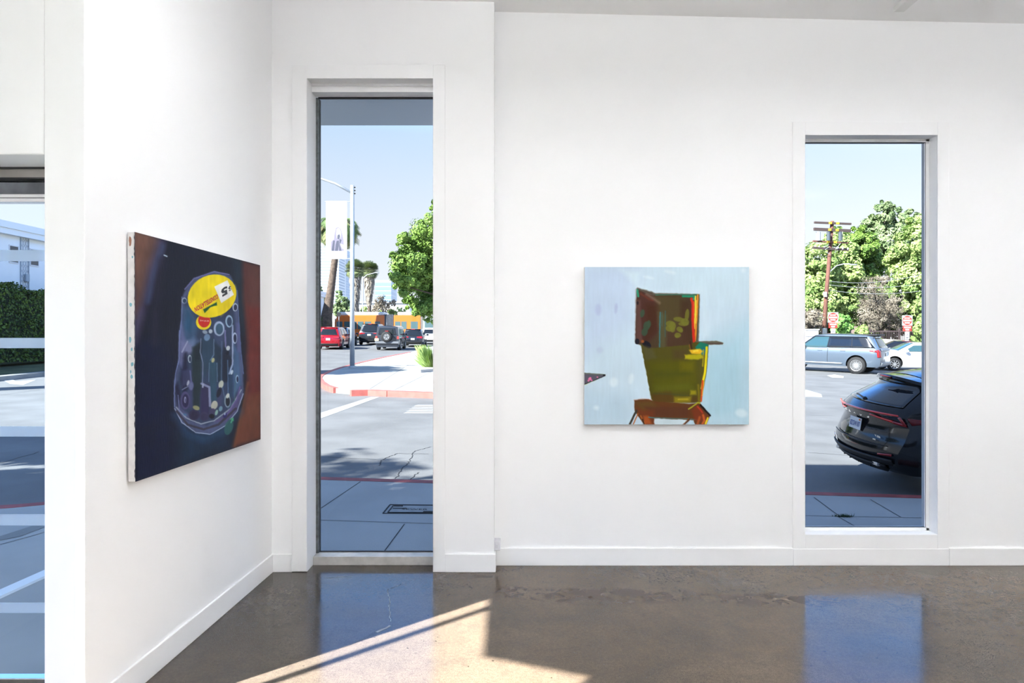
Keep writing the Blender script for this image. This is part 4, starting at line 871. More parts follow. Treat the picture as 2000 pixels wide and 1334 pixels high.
# ---------------- black SUV parked across the right window
def black_suv():
    t = thing('car', 'glossy black SUV parked close outside the right window, rear light bar toward the room', 'car')
    col = mat('gloss_black_paint', (.006, .007, .010), .12, 0, spec=.35, coat=.35)
    L, W, H = 4.66, 1.87, 1.66
    top = [(-L/2, 1.575), (-L/2+.35, 1.61), (-L/2+1.0, 1.655), (.0, 1.66), (.45, 1.60), (1.30, 1.13), (1.5, 1.07), (L/2-.25, .92), (L/2, .78)]
    wid = [(.25, .86), (.4, .93), (.6, .975), (.8, 1.0), (.95, .985), (1.08, .95), (1.16, .90), (1.45, .74), (1.62, .68)]
    rear = [(.33, .22), (.42, .08), (.52, .01), (.64, 0), (.73, .03), (.83, .12), (1.0, .14), (1.06, .10), (1.12, .07), (1.17, .15), (1.23, .24), (1.40, .52), (1.5, .56), (1.66, .52)]
    c = Car(L, W, .33, 1.12, top, wid, rear, [(.2, .15), (.4, 0), (.7, 0), (.95, .1)], taper=(.085, .45, .18, 1.0), bulge=(.21, .18), crown=.07, be=2.1)
    c.body('body', col, t, (-L/2+.97, L/2-.98), .415, under, nx=90)
    r0 = -L/2
    c.ep(-1, ((-.90, 1.20), (.90, 1.20), (.80, 1.475), (-.80, 1.475)), 'rear_window', cglass, t, off=.014, n=(24, 10))
    # roof spoiler with high brake light
    mb = MB(); pts = []
    for k in range(13):
        yf = -1+k/6; e = c.topp(r0+.02, yf*.98); xb = r0+.26+.20*abs(yf)**2.2
        pts.append((xb, e[1], e[2]-.045))
    vs = []
    for (xb, y, z) in pts: vs += [(xb, y, z), (xb+.02, y, z+.035), (xb+.60, y, z+.040), (xb+.60, y, z-.03), (xb+.10, y, z-.02)]
    mb.add(vs, [(5*k+i, 5*k+(i+1) % 5, 5*k+5+(i+1) % 5, 5*k+5+i) for k in range(12) for i in range(5)] + [(0, 1, 2, 3, 4), (60, 61, 62, 63, 64)])
    sp_ = mb.build('spoiler', col, t, smooth=False)
    mb = MB(); xb, y, z = pts[6]; mb.box(xb-.003, xb+.02, -.13, .13, z+.006, z+.016); mb.build('high_brake_light', mat('dark_red_lens', (.16, .008, .01), .12), sp_)
    # full width light bar and L shaped lamps
    c.ep(-1, ((-.95, 1.100), (.95, 1.100), (.95, 1.118), (-.95, 1.118)), 'light_bar', tailb, t, off=.022, n=(24, 1), thick=.02)
    for sg in (1, -1):
        o = c.ep(-1, ((sg*.97, 1.0), (sg*.62, 1.03), (sg*.62, 1.09), (sg*.97, 1.11)), 'tail_light', cglass, t, off=.010)
        o = c.ep(-1, ((sg*.80, 1.000), (sg*.40, 1.055), (sg*.40, 1.066), (sg*.80, 1.030)), 'tail_light', tailb, t, off=.024, n=(10, 1), thick=.015)
        o = c.ep(-1, ((sg*.99, .975), (sg*.78, .995), (sg*.80, 1.028), (sg*.99, 1.01)), 'tail_light', tail, t, off=.022, n=(10, 1), thick=.015)
        o = c.ep(-1, ((sg*1.0, .975), (sg*.955, .98), (sg*.93, 1.085), (sg*.975, 1.10)), 'tail_light', tail, t, off=.026, n=(5, 2), thick=.012)
        c.sp(sg, ((r0+.02, 1.0), (r0+.34, 1.045), (r0+.34, 1.07), (r0+.02, 1.09)), 'tail_light', mat('dark_red_lens', (.16, .008, .01), .12, coat=.6), t, off=.008, n=(8, 2))
        c.ep(-1, ((sg*.93, .585), (sg*.70, .565), (sg*.70, .59), (sg*.93, .615)), 'reflector', tail, t, off=.010, n=(4, 1))
        c.sp(sg, ((r0+.95, 1.15), (-.25, 1.13), (-.30, 1.50), (r0+1.25, 1.46)), 'side_window', cglass, t)
        c.sp(sg, ((-.20, 1.13), (1.0, 1.11), (.36, 1.50), (-.24, 1.50)), 'side_window', cglass, t)
        c.sp(sg, ((r0+.78, 1.17), (r0+.90, 1.15), (r0+1.15, 1.40), (r0+1.12, 1.41)), 'side_window', cglass, t, n=(3, 5))
        mirror(t, .95, sg*(W/2-.03), 1.15, col)
        for x in (r0+.97, L/2-.98): make_wheel(t, x, sg*(W/2-.13), .365, .235, rimd, 10)
    c.tp(((.40, -.85), (.40, .85), (1.30, .9), (1.30, -.9)), 'windscreen', cglass, t)
    # recess for the plate, trunk shut lines, bumper cladding, diffuser
    plate(c, t, -1, .0, .885, '8ZGW187', .31, .16, off=.045)
    mb = MB(); p = c.end(0, .885, -1, .055); mb.box(p[0]-.012, p[0]-.002, -.15, -.125, p[2]+.052, p[2]+.075); mb.build('registration_sticker', amber, t)
    def line(y0, z0, y1, z1, m, w=.008, off=.006, name='shut_line', n=16):
        h = w/2; return c.ep(-1, ((y0, z0-h), (y1, z1-h), (y1, z1+h), (y0, z0+h)), name, m, t, off=off, n=(n, 1), thick=.004)
    line(-.80, .70, .80, .70, under, .012); line(-.95, 1.085, .95, 1.085, under, .012, .008)
    c.ep(-1, ((-.93, .46), (.93, .46), (.94, .535), (-.94, .535)), 'rear_bumper', under, t, off=.018, n=(20, 3), thick=.02)
    c.ep(-1, ((-.72, .345), (.72, .345), (.80, .44), (-.80, .44)), 'diffuser', under, t, off=.03, n=(20, 3), thick=.03)
    for y in (-.45, -.15, .15, .45): 
        p = c.end(y, .39, -1, .04); mb = MB(); mb.box(p[0]-.01, p[0]+.10, p[1]-.006, p[1]+.006, .36, .43); mb.build('diffuser_fin', under, t)
    for sg in (1, -1):
        p = c.end(sg*.60, .43, -1, .035); mb = MB(); mb.box(p[0]-.012, p[0]+.05, p[1]-.09, p[1]+.09, .405, .455); mb.build('exhaust_finisher', rimm, t, bevel=.01)
    # lettering on the tailgate
    for k, ch_ in enumerate('LEXUS'):
        mb = MB(); y = .44-k*.17; p = Vector(c.end(y/ c.hw(r0, 1.04), 1.02, -1, .016)); text_mb(mb, ch_, .045, p, (0, -1, 0), (.0, 0, 1), NAT, .055, .02); mb.build('tailgate_letter', None, t, recalc=False)
    mb = MB(); p = Vector(c.end(-.56, .79, -1, .016)); text_mb(mb, 'NX 350h', .026, p, (0, -1, 0), (.0, 0, 1), NAT, .16, .01); mb.build('model_lettering', None, t, recalc=False); mb = MB(); p = Vector(c.end(-.56, .75, -1, .016)); text_mb(mb, 'AWD', .02, p, (0, -1, 0), (.0, 0, 1), NAT, .07, .01)
    mb.build('model_lettering', None, t, recalc=False)
    # wiper, antenna fin, roof rails
    a = Vector(c.end(.0, 1.225, -1, .035)); b = Vector(c.end(.52, 1.245, -1, .035)); mb = MB(); mb.bar(a, b, .022, .02); mb.ball(a, .03); mb.build('rear_wiper', under, t)
    p = c.topp(r0+1.02, 0); mb = MB(); mb.prism([(p[0], -.012, p[2]-.01), (p[0]+.15, -.03, p[2]-.01), (p[0]+.15, .03, p[2]-.01), (p[0], .012, p[2]-.01)], (0, 0, .01)); mb.prism([(p[0]-.01, -.01, p[2]), (p[0]+.14, -.01, p[2]), (p[0]+.03, -.01, p[2]+.07), (p[0]-.01, -.01, p[2]+.06)], (0, .02, 0)); mb.build('antenna_fin', col, t)
    mb = MB(); q = [c.topp(r0+.62, y) for y in (-.95, -.5, 0, .5, .95)]; 
    for u, v in zip(q[:-1], q[1:]): mb.bar(Vector(u)+Vector((0, 0, .001)), Vector(v)+Vector((0, 0, .001)), .008, .003)
    mb.build('roof_seam', under, t)
    return t, c
lx, lc = black_suv()
ang = BLK[2]; hd = Vector((math.cos(ang), math.sin(ang), 0))
def place(t, X, Y, a, L=4.6, sink=0, roll=0):
    """stand the car on the sloping street"""
    n = Vector((-GB, -GC, 1)).normalized(); f = Vector((math.cos(a), math.sin(a), 0)); f = (f - n*f.dot(n)).normalized(); l = n.cross(f); l, n = (l*math.cos(roll)+n*math.sin(roll)).normalized(), (n*math.cos(roll)-l*math.sin(roll)).normalized()
    t.matrix_world = Matrix.Translation((X, Y, g(X, Y)-sink)) @ Matrix((f, l, n)).transposed().to_4x4()
    t.location, r_, _ = t.matrix_world.decompose(); t.rotation_euler = r_.to_euler()
place(lx, BLK[0], BLK[1], ang, sink=.01, roll=math.radians(2))

# ---------------- grey long SUV crossing behind it
def grey_suv():
    pil_m = mat('gloss_black_pillar', (.012, .014, .018), .1, coat=.5)
    t = thing('car', 'blue-grey luxury SUV with multi-spoke wheels crossing the street behind the black car', 'car')
    col = paint('metallic_slate_paint', (.12, .16, .215), .5, .3); sil = mat('silver_trim', (.30, .33, .37), .35, .5)
    L, W, H = 5.2, 1.98, 1.87; r0 = -L/2
    top = [(r0, 1.80), (r0+.5, 1.85), (r0+1.6, 1.87), (-.1, 1.87), (.38, 1.80), (1.10, 1.22), (1.28, 1.17), (L/2-.3, 1.10), (L/2, 1.02)]
    wid = [(.3, .94), (.45, .97), (.8, 1.0), (1.0, .99), (1.16, .965), (1.25, .93), (1.7, .80), (1.87, .76)]
    rear = [(.3, .16), (.42, .04), (.6, 0), (.9, .04), (1.15, .08), (1.25, .14), (1.7, .40), (1.87, .34)]
    c = Car(L, W, .34, 1.18, top, wid, rear, [(.3, .1), (.5, 0), (.9, 0), (1.1, .06)], taper=(.08, .4, .12, .7), bulge=(.07, .10), crown=.05)
    c.body('body', col, t, (r0+1.02, L/2-.98), .455, under, nx=80)
    for sg in (1, -1):
        c.sp(sg, ((r0+.12, 1.215), (r0+3.66, 1.195), (r0+2.98, 1.745), (r0+.34, 1.745)), 'pillar_trim', pil_m, t, off=-.002, n=(30, 8))
        c.sp(sg, ((r0+.58, 1.22), (r0+1.20, 1.21), (r0+1.18, 1.70), (r0+.86, 1.69)), 'side_window', cglass, t)
        c.sp(sg, ((r0+1.26, 1.21), (r0+2.26, 1.20), (r0+2.22, 1.71), (r0+1.24, 1.70)), 'side_window', cglass, t)
        c.sp(sg, ((r0+2.34, 1.20), (r0+3.58, 1.19), (r0+2.92, 1.70), (r0+2.28, 1.71)), 'side_window', cglass2, t)
        c.sp(sg, ((r0+.25, 1.185), (r0+3.7, 1.165), (r0+3.7, 1.18), (r0+.25, 1.205)), 'belt_trim', sil, t, n=(20, 1), off=.012)
        c.sp(sg, ((r0+1.62, .42), (L/2-1.5, .42), (L/2-1.5, .50), (r0+1.62, .50)), 'sill_trim', sil, t, n=(14, 1), off=.012)
        c.sp(sg, ((r0+3.42, .56), (r0+3.62, .56), (r0+3.62, 1.12), (r0+3.42, 1.12)), 'door_gill', sil, t, n=(2, 6), off=.010)
        for x in (r0+2.30, r0+3.66): c.sp(sg, ((x-.006, .45), (x+.006, .45), (x+.006, 1.17), (x-.006, 1.17)), 'door_gap', under, t, n=(1, 8), off=.004)
        for x in (r0+1.62, r0+2.66): 
            p = c.side(x, 1.06, sg, .02); mb = MB(); mb.box(x-.11, x+.11, min(p[1], p[1]-sg*.03), max(p[1], p[1]-sg*.03), 1.045, 1.075); mb.build('door_handle', col, t, bevel=.008)
        mirror(t, r0+3.40, sg*(W/2-.03), 1.27, under)
        for x in (r0+1.02, L/2-.98): make_wheel(t, x, sg*(W/2-.14), .40, .27, rimm, 11, True)
        c.ep(-1, ((sg*.99, .80), (sg*.90, .80), (sg*.90, 1.12), (sg*.99, 1.12)), 'tail_light', tail, t, off=.012)
        c.sp(sg, ((r0, .80), (r0+.10, .80), (r0+.10, 1.14), (r0, 1.14)), 'tail_light', tail, t, off=.010, n=(3, 5))
        c.sp(sg, ((r0+.10, 1.03), (r0+.42, 1.09), (r0+.42, 1.11), (r0+.10, 1.12)), 'tail_light', tail, t, off=.010, n=(5, 1))
    c.tp(((.36, -.88), (.36, .88), (1.12, .9), (1.12, -.9)), 'windscreen', cglass2, t)
    c.tp(((r0+.25, -.97), (.25, -.97), (.25, .97), (r0+.25, .97)), 'dark_roof', mat('dark_slate_roof', (.05, .065, .085), .2, .3, coat=.6), t, off=0, n=(16, 12))
    c.ep(-1, ((-.84, 1.26), (.84, 1.26), (.76, 1.70), (-.76, 1.70)), 'rear_window', mat('amber_reflecting_glass', (.05, .05, .03), .05, coat=.8), t)
    c.ep(-1, ((-.80, 1.08), (.80, 1.08), (.80, 1.20), (-.80, 1.20)), 'tailgate_trim', sil, t, off=.014)
    c.ep(-1, ((-.95, .44), (.95, .44), (.95, .56), (-.95, .56)), 'rear_bumper', sil, t, off=.03, thick=.02)
    mb = MB(); mb.prism([(r0+.85, -W*.36, 1.80), (r0+.85, W*.36, 1.80), (r0+.22, W*.35, 1.80), (r0+.22, -W*.35, 1.80)], (0, 0, .05)); mb.build('spoiler', under, t, bevel=.01)
    plate(c, t, -1, 0, .92, '')
    return t, c
rr, rc = grey_suv(); place(rr, *RR)

# ---------------- white sedans behind it
def sedan(label, loc, a, col, gm, wr=.33, L=4.8, group=None):
    t = thing('car', label, 'car', group=group); r0 = -L/2; H = 1.45; W = 1.84
    top = [(r0, 1.02), (r0+.7, 1.08), (r0+.9, 1.12), (r0+1.55, 1.38), (r0+2.0, 1.44), (.2, 1.45), (.5, 1.42), (1.25, 1.04), (1.4, 1.0), (L/2-.3, .84), (L/2, .72)]
    wid = [(.2, .9), (.4, .97), (.7, 1), (.9, .97), (1.0, .92), (1.45, .68)]
    c = Car(L, W, .22, .95, top, wid, [(.2, .1), (.5, 0), (.9, .04), (1.1, .1)], [(.2, .1), (.5, 0), (.8, .08)], taper=(.14, .6, .2, 1.0), bulge=(.12, .18), crown=.05)
    c.body('body', col, t, (r0+1.0, L/2-.95), .39, under, nx=60)
    for sg in (1, -1):
        c.sp(sg, ((r0+1.10, 1.0), (-.15, .99), (-.18, 1.32), (r0+1.65, 1.30)), 'side_window', gm, t)
        c.sp(sg, ((-.10, .99), (1.05, .98), (.52, 1.29), (-.13, 1.32)), 'side_window', gm, t)
        mirror(t, .95, sg*(W/2-.02), 1.02, col)
        for x in (r0+1.0, L/2-.95): make_wheel(t, x, sg*(W/2-.12), wr, .21, rimm, 9)
        c.ep(-1, ((sg*.98, .72), (sg*.5, .76), (sg*.5, .90), (sg*.98, .92)), 'tail_light', tail, t, off=.012)
    c.tp(((.45, -.85), (.45, .85), (1.25, .9), (1.25, -.9)), 'windscreen', gm, t)
    c.tp(((r0+.95, -.85), (r0+.95, .85), (r0+1.6, .8), (r0+1.6, -.8)), 'rear_window', gm, t)
    plate(c, t, -1, 0, .62, ''); place(t, *loc, a); return t
white_p = paint('white_car_paint', (.80, .80, .78), 0, .3); clearg = cglass2
dk = paint('dark_navy_paint', (.012, .016, .03), .3, .2)
sedan('white sedan with teal windows waiting behind the grey SUV in the right window', WS[:2], WS[2], white_p, cglass2)
sedan('dark sedan glimpsed between the grey SUV and the white sedan', DS[:2], DS[2], dk, cglass)

# ---------------- cars queueing in the left window
def gpt(x, y): p = G(x, y, 0); return p.x, p.y
def put(t, px, py, a, L):
    X, Y = gpt(px, py); place(t, X+math.cos(a)*L/2, Y+math.sin(a)*L/2, a)
HQ = math.radians(92)
red_p = paint('candy_red_paint', (.42, .008, .02), .35, .2)
t, c = suv('car', 'bright red SUV stopped in traffic in the left window', (0, 0, 0), 0, red_p, L=4.6, W=1.86, H=1.70); put(t, 641, 683, HQ+.03, 4.6)
t, c = suv('car', 'big black SUV with chrome strip in traffic between the red car and the off-roader', (0, 0, 0), 0, paint('black_metallic_paint', (.02, .024, .03), .3, .2), L=5.2, W=2.05, H=1.93, wr=.40); put(t, 721, 674, HQ-.01, 5.2)
c.ep(-1, ((-.85, 1.10), (.85, 1.10), (.85, 1.13), (-.85, 1.13)), 'chrome_strip', NAT, t, off=.02)
t, c = suv('car', 'dark sport utility car in traffic right of the boxy off-roader', (0, 0, 0), 0, paint('charcoal_paint', (.025, .03, .04), .4, .25), L=4.5, W=1.84, H=1.55, wr=.35); put(t, 806, 678, HQ+.02, 4.5)
t, c = suv('car', 'white hatchback in traffic at the right edge of the left window', (0, 0, 0), 0, white_p, L=4.4, W=1.82, H=1.60, wr=.34); put(t, 838, 673, HQ, 4.4)
t, c = suv('car', 'dark blue car partly hidden behind the red SUV and the light pole', (0, 0, 0), 0, dk, L=4.5, W=1.84, H=1.62, wr=.34); put(t, 660, 676.5, HQ+.01, 4.5)
# boxy off-roader with spare wheel
jp = paint('graphite_paint', (.055, .065, .085), .4, .25); grey_pl = mat('grey_bumper_plastic', (.16, .17, .19), .5)
t, c = suv('off_road_car', 'boxy dark grey off-roader with a spare wheel on its tailgate', (0, 0, 0), 0, jp, L=4.3, W=1.80, H=1.84, wr=.41, boxy=True)
r0 = -4.3/2
c.ep(-1, ((-.82, 1.18), (.82, 1.18), (.76, 1.66), (-.76, 1.66)), 'rear_window', cglass, t, off=.012)
mb = MB(); seg = 32; vs = []
prof = [(.23, -.1), (.36, -.11), (.395, -.07), (.395, .07), (.36, .11), (.23, .1)]
for k in range(seg):
    a = 2*math.pi*k/seg; vs += [(r0-.20+b, .02+q*math.cos(a), 1.03+q*math.sin(a)) for q, b in prof]
mb.add(vs, [(k*6+i, k*6+i+1, ((k+1) % seg)*6+i+1, ((k+1) % seg)*6+i) for k in range(seg) for i in range(5)]); sw_ = mb.build('spare_wheel', tyre, t, smooth=True)
mb = MB(); mb.cyl((r0-.24, .02, 1.03), (1, 0, 0), .235, .05, 28)
mb.build('rim', rimm, sw_)
mb = MB(); mb.cyl((r0-.275, .02, 1.03), (1, 0, 0), .05, .03, 12)
for k in range(5):
    a = k*2*math.pi/5+.31; mb.prism([(r0-.267, .02+.10*math.cos(a-.25), 1.03+.10*math.sin(a-.25)), (r0-.267, .02+.10*math.cos(a+.25), 1.03+.10*math.sin(a+.25)), (r0-.267, .02+.17*math.cos(a+.22), 1.03+.17*math.sin(a+.22)), (r0-.267, .02+.17*math.cos(a-.22), 1.03+.17*math.sin(a-.22))], (-.004, 0, 0))
mb.build('rim_opening', under, sw_)
mb = MB(); mb.box(r0-.16, r0+.02, -.88, .88, .52, .68); mb.build('rear_bumper', grey_pl, t, bevel=.02)
for sg in (1, -1):
    mb = MB(); mb.box(r0-.03, r0+.03, sg*.80-.07, sg*.80+.07, .86, 1.06); mb.build('tail_light', tailb, t, bevel=.01)
    for x in (r0+.92, 2.15-.92): mb = MB(); mb.box(x-.50, x+.50, min(sg*.86, sg*.98), max(sg*.86, sg*.98), .82, .90); mb.build('fender_flare', under, t, bevel=.02)
mb = MB(); mb.box(r0-.16, r0-.15, .60, .90, .72, .90); mb.build('licence_plate', mat('cream_plate', (.75, .62, .38), .4), t)
mb = MB(); mb.box(r0-.22, r0-.05, -.12, .12, 1.42, 1.47); mb.build('high_brake_light', tail, t)
put(t, 756, 684.5, HQ-.02, 4.3)

# ---------------- orange articulated bus crossing far behind
def bus():
    X0 = (653-1000)/F*76; Y = 76; t = thing('bus', 'long orange articulated city bus with a white roof crossing behind the queue', 'bus', (X0, Y, g(X0, Y)), 0)
    org = paint('orange_bus_paint', (.72, .17, .02), 0, .35); grw = mat('white_bus_roof', (.8, .8, .8), .4); acc = mat('bellows_rubber', (.10, .11, .13), .8)
    H = 2.75
    def sect(x0, x1, nose):
        mb = MB(); n = .35
        mb.prism([(x0+(n if nose == -1 else 0), 0, .35), (x0, 0, .6), (x0, 0, 2.0), (x0+(n if nose == -1 else 0), 0, H), (x1, 0, H), (x1, 0, .35)], (0, 2.5, 0)); mb.build('body', org, t, bevel=.06)
        mb = MB(); mb.prism([(x0+.4, .1, H), (x1-.1, .1, H), (x1-.1, 2.4, H), (x0+.4, 2.4, H)], (0, 0, .38)); mb.build('roof_fairing', grw, t, bevel=.12)
    sect(0, 5.6, -1); sect(6.6, 9.6, 0)
    mb = MB()
    for k in range(6): mb.box(5.6+k*.166, 5.6+k*.166+.09, -.02, 2.44, .5, H+.1); mb.box(5.69+k*.166, 5.69+k*.166+.08, .04, 2.38, .55, H)
    mb.build('bellows', acc, t)
    wg = mat('bus_window_glass', (.08, .14, .15), .06, coat=.8)
    for x0, x1, lo in ((.25, .9, 1.05), (1.1, 1.75, 1.2), (1.85, 2.5, 1.2), (2.6, 3.25, 1.2), (3.4, 4.1, 1.2), (4.5, 5.1, 1.2), (6.75, 7.35, 1.2), (7.45, 8.05, 1.2), (8.5, 9.3, .9)):
        mb = MB(); mb.box(x0, x1, -.012, 0, lo, 2.05); mb.build('window', wg, t)
    mb = MB(); mb.box(-.01, 0, .2, 2.3, 1.0, 2.4); mb.build('windscreen', wg, t)
    for x in (1.6, 4.6, 8.2):
        make_wheel(t, x, .18, .48, .3, rimm, 8)
bus()
t = thing('bus', 'grey-green second bus with long windows at the right end of the orange bus', 'bus', (-10.1, 76, g(-10.1, 76)))
mb = MB(); mb.box(.2, 9, .0, 2.5, .35, 2.45); mb.build('body', paint('grey_bus_paint', (.30, .34, .33), 0, .4), t, bevel=.06)
for k in range(8): mb = MB(); mb.box(.4+k*1.05, 1.3+k*1.05, -.012, 0, 1.1, 2.2); mb.build('window', mat('bus_window_glass', (0, 0, 0)), t)
# ================================================================ TREES, POLES, BUILDINGS
bark = mat('tree_bark', (.13, .09, .065), .9, noise=.5, nscale=6, bump=.5, bscale=12)
def leafm(name, c, c2, sc=1.5): return mat(name, c, .6, noise=1, nscale=sc, col2=c2, spec=.3)
LG = leafm('bright_green_leaves', (.25, .39, .075), (.11, .21, .04), 1.3)
LY = leafm('yellow_green_leaves', (.46, .58, .20), (.20, .32, .09), .9)
LD = leafm('grey_green_leaves', (.36, .45, .22), (.17, .26, .11), .9)
LV = leafm('vivid_green_leaves', (.30, .58, .14), (.15, .36, .08), 1.1)
LB = leafm('dry_brown_twigs', (.42, .36, .28), (.25, .21, .16), .8)
LH = leafm('hedge_leaves', (.10, .16, .02), (.03, .06, .012), 2)
def leaves(blobs, n, size, seed, sub=30, subr=.30, flat=.5, aspect=.55, inner=.25):
    r = np.random.default_rng(seed); B_ = np.array(blobs, float)
    if B_.shape[1] == 4: B_ = np.concatenate([B_, B_[:, 3:4]], 1)      # x y z r rz
    w_ = B_[:, 3]**2; w_ /= w_.sum()
    # clusters on the shell of each blob
    nc = sub*len(B_); bi = r.choice(len(B_), nc, p=w_); d = r.normal(size=(nc, 3)); d /= np.linalg.norm(d, axis=1)[:, None]
    rad = (1-inner*r.random(nc)**1.5)[:, None]; cc = B_[bi, :3] + d*rad*np.stack([B_[bi, 3], B_[bi, 3], B_[bi, 4]], 1)
    cr = B_[bi, 3]*subr*(.6+.8*r.random(nc))
    k = r.integers(0, nc, n); e = r.normal(size=(n, 3)); e /= np.linalg.norm(e, axis=1)[:, None]
    p = cc[k] + e*(cr[k]*(.55+.45*r.random(n)))[:, None]
    nrm = e*.8 + d[k]*.6 + r.normal(size=(n, 3))*flat + np.array([0, 0, .3]); nrm /= np.linalg.norm(nrm, axis=1)[:, None]
    t = np.cross(nrm, r.normal(size=(n, 3))); t /= np.linalg.norm(t, axis=1)[:, None]; b = np.cross(nrm, t)
    s = (size*(.6+.8*r.random(n)))[:, None]
    v = np.stack([p-t*s, p-b*s*aspect+nrm*s*.15, p+t*s, p+b*s*aspect+nrm*s*.15], 1).reshape(-1, 3)
    return v
def leaf_obj(v, name, m, par):
    me = bpy.data.meshes.new(name); n = len(v)//4; me.vertices.add(len(v)); me.vertices.foreach_set('co', v.astype(np.float32).ravel())
    me.loops.add(n*4); me.loops.foreach_set('vertex_index', np.arange(n*4)); me.polygons.add(n)
    me.polygons.foreach_set('loop_start', np.arange(n)*4); me.polygons.foreach_set('loop_total', np.full(n, 4)); me.update(); me.validate()
    me.materials.append(m); o = bpy.data.objects.new(name, me); C.objects.link(o); o.parent = par; return o
_seed = [100]
def tree(name, label, base, blobs, n, size, m, trunk=None, tr=.2, group=None, cat='tree', **k):
    """blobs relative to the base point"""
    _seed[0] += 1; t = thing(name, label, cat, tuple(base), 0, group)
    leaf_obj(leaves(blobs, n, size, _seed[0], **k), 'foliage', m, t)
    if trunk:
        mb = MB(); mb.tube(trunk, tr, 10, r2=tr*.55); top = Vector(trunk[-1])
        for b in blobs[:7]:
            c_ = Vector(b[:3]); mb.tube([top-Vector((0, 0, .3)), top.lerp(c_, .5)+Vector((0, 0, .2)), c_], tr*.4, 6, r2=tr*.12)
        mb.build('trunk', bark, t, smooth=True)
    return t
def rel(x, y, z, base): return tuple(P(x, y, z)-Vector(base))
def pxblobs(lst, z, base, dz=.5, depth=1.0):
    """crown outline measured in photo pixels at distance z, given real depth around it"""
    out = []
    for k, (x, y, rp) in enumerate(lst):
        zz = z + depth*((k*.618) % 1 - .5)*2; q = P(x, y, zz); out.append((*(q-Vector(base)), rp/F*zz, rp/F*zz*.95))
    return out
# ---- left window: broad green street tree at the right
zt = 34; base = Vector(((905-1000)/F*zt, zt, 0)); base.z = g(base.x, zt)+UP
tree('street_tree', 'dense bright green street tree at the right of the left window', base,
     pxblobs([(862, 440, 42), (830, 480, 36), (795, 470, 24), (880, 500, 60), (815, 530, 46), (795, 560, 30), (850, 580, 48), (830, 600, 26), (905, 570, 60), (915, 450, 60), (785, 505, 22), (788, 505, 32), (778, 525, 22), (792, 545, 32), (822, 590, 34), (848, 612, 22), (835, 520, 62), (868, 470, 60), (815, 500, 40), (855, 400, 18), (778, 475, 10), (800, 590, 20), (960, 520, 60)], zt, base, depth=1.6),
     125000, .060, LG, trunk=[(0, 0, 0), (.05, 0, 1.2), (0, .1, 2.6)], tr=.18, sub=30, subr=.26, inner=.75)
# plant bed and tall grass clump
p0 = G(845, 727, UP)
mb = MB(); q = [G(x, y, UP) for x, y in ((822, 728), (900, 722), (900, 690), (835, 705))]; mb.prism(q, (0, 0, .12)); struct(mb.build('planter_kerb', conc))
gb = G(838, 722, UP); t = thing('grass_clump', 'tall tufted yellow-green grass clump at the kerb, right edge of left window', 'plant', tuple(gb))
r = np.random.default_rng(5); V = []
for k in range(1300):
    a = r.random()*6.28; rr_ = .26*r.random(); L_ = .25+.85*r.random()**.8; x0 = math.cos(a)*rr_+.12; y0 = math.sin(a)*rr_*.8; tx = math.cos(a)*(.05+.55*r.random()); ty = math.sin(a)*.5*r.random(); wv = .006
    V += [(x0-wv, y0, 0), (x0+wv, y0, 0), (x0+tx*.5+wv*.8, y0+ty*.5, L_*.65), (x0+tx, y0+ty, L_)]
leaf_obj(np.array(V), 'blades', LY, t)
# ---- palms
frond_m = leafm('palm_frond', (.17, .25, .08), (.07, .12, .05), .8); frond_y = leafm('dry_palm_frond', (.48, .42, .20), (.26, .26, .12), .8); skirt = leafm('dead_frond_skirt', (.46, .40, .32), (.26, .22, .18), 2)
palmbark = mat('palm_trunk_bark', (.17, .125, .095), .95, noise=.5, nscale=4, bump=.8, bscale=9)
def feather_palm(label, base, trunk_px, z, crown, n, L_, seed, pts=None):
    t = thing('palm_tree', label, 'palm tree', tuple(base)); r = np.random.default_rng(seed)
    mb = MB(); pts = pts or [P(x, y, z)-Vector(base) for x, y in trunk_px]; pts[0].z = 0
    rad = [.85, .58, .42, .36, .34, .34][:len(pts)]; mb.tube(pts, rad, 14); mb.build('trunk', palmbark, t, smooth=True)
    top = pts[-1]; mb = MB(); mb.ball(tuple(top+Vector((0, 0, .1))), .6, .6, .9); mb.build('crown_base', skirt, t, smooth=True)
    for k in range(n):
        az = r.random()*6.28; el = math.radians(-15+90*r.random()); V = []; seg = 11; ll = L_*(.8+.3*r.random())
        p = top+Vector((0, 0, .5)); prev = p.copy(); e = el
        for i in range(seg):
            d = Vector((math.cos(az)*math.cos(e), math.sin(az)*math.cos(e), math.sin(e))); q = prev+d*ll/seg; sidev = d.cross(Vector((0, 0, 1)))
            if sidev.length < .1: sidev = Vector((1, 0, 0))
            sidev.normalize(); up_ = sidev.cross(d)
            V += [prev-up_*.03, prev+up_*.03, q+up_*.02, q-up_*.02]
            for sg in (-1, 1):
                for j in (.15, .5, .85):
                    b = prev.lerp(q, j); f = math.sin(math.pi*min(1, (i+j+.6)/(seg+.6)))**.5; tipv = b+sidev*sg*.62*f+d*.28*f-Vector((0, 0, .28*f))
                    V += [b-d*.05, b+d*.05, tipv+d*.015, tipv-d*.015]
            prev = q; e -= .20+.03*i
        leaf_obj(np.array([tuple(v) for v in V]), 'frond', frond_y if r.random() < .3 else frond_m, t)
    return t
zb = 72; bp_ = Vector(((634-1000)/F*zb, zb, 0)); bp_.z = g(bp_.x, zb)
feather_palm('tall feathery palm with a curving brown trunk behind the red SUV and the banner', bp_, [(634, 650), (638, 618), (645, 575), (651, 530), (656, 490), (660, 455)], zb, None, 72, 3.8, 3)
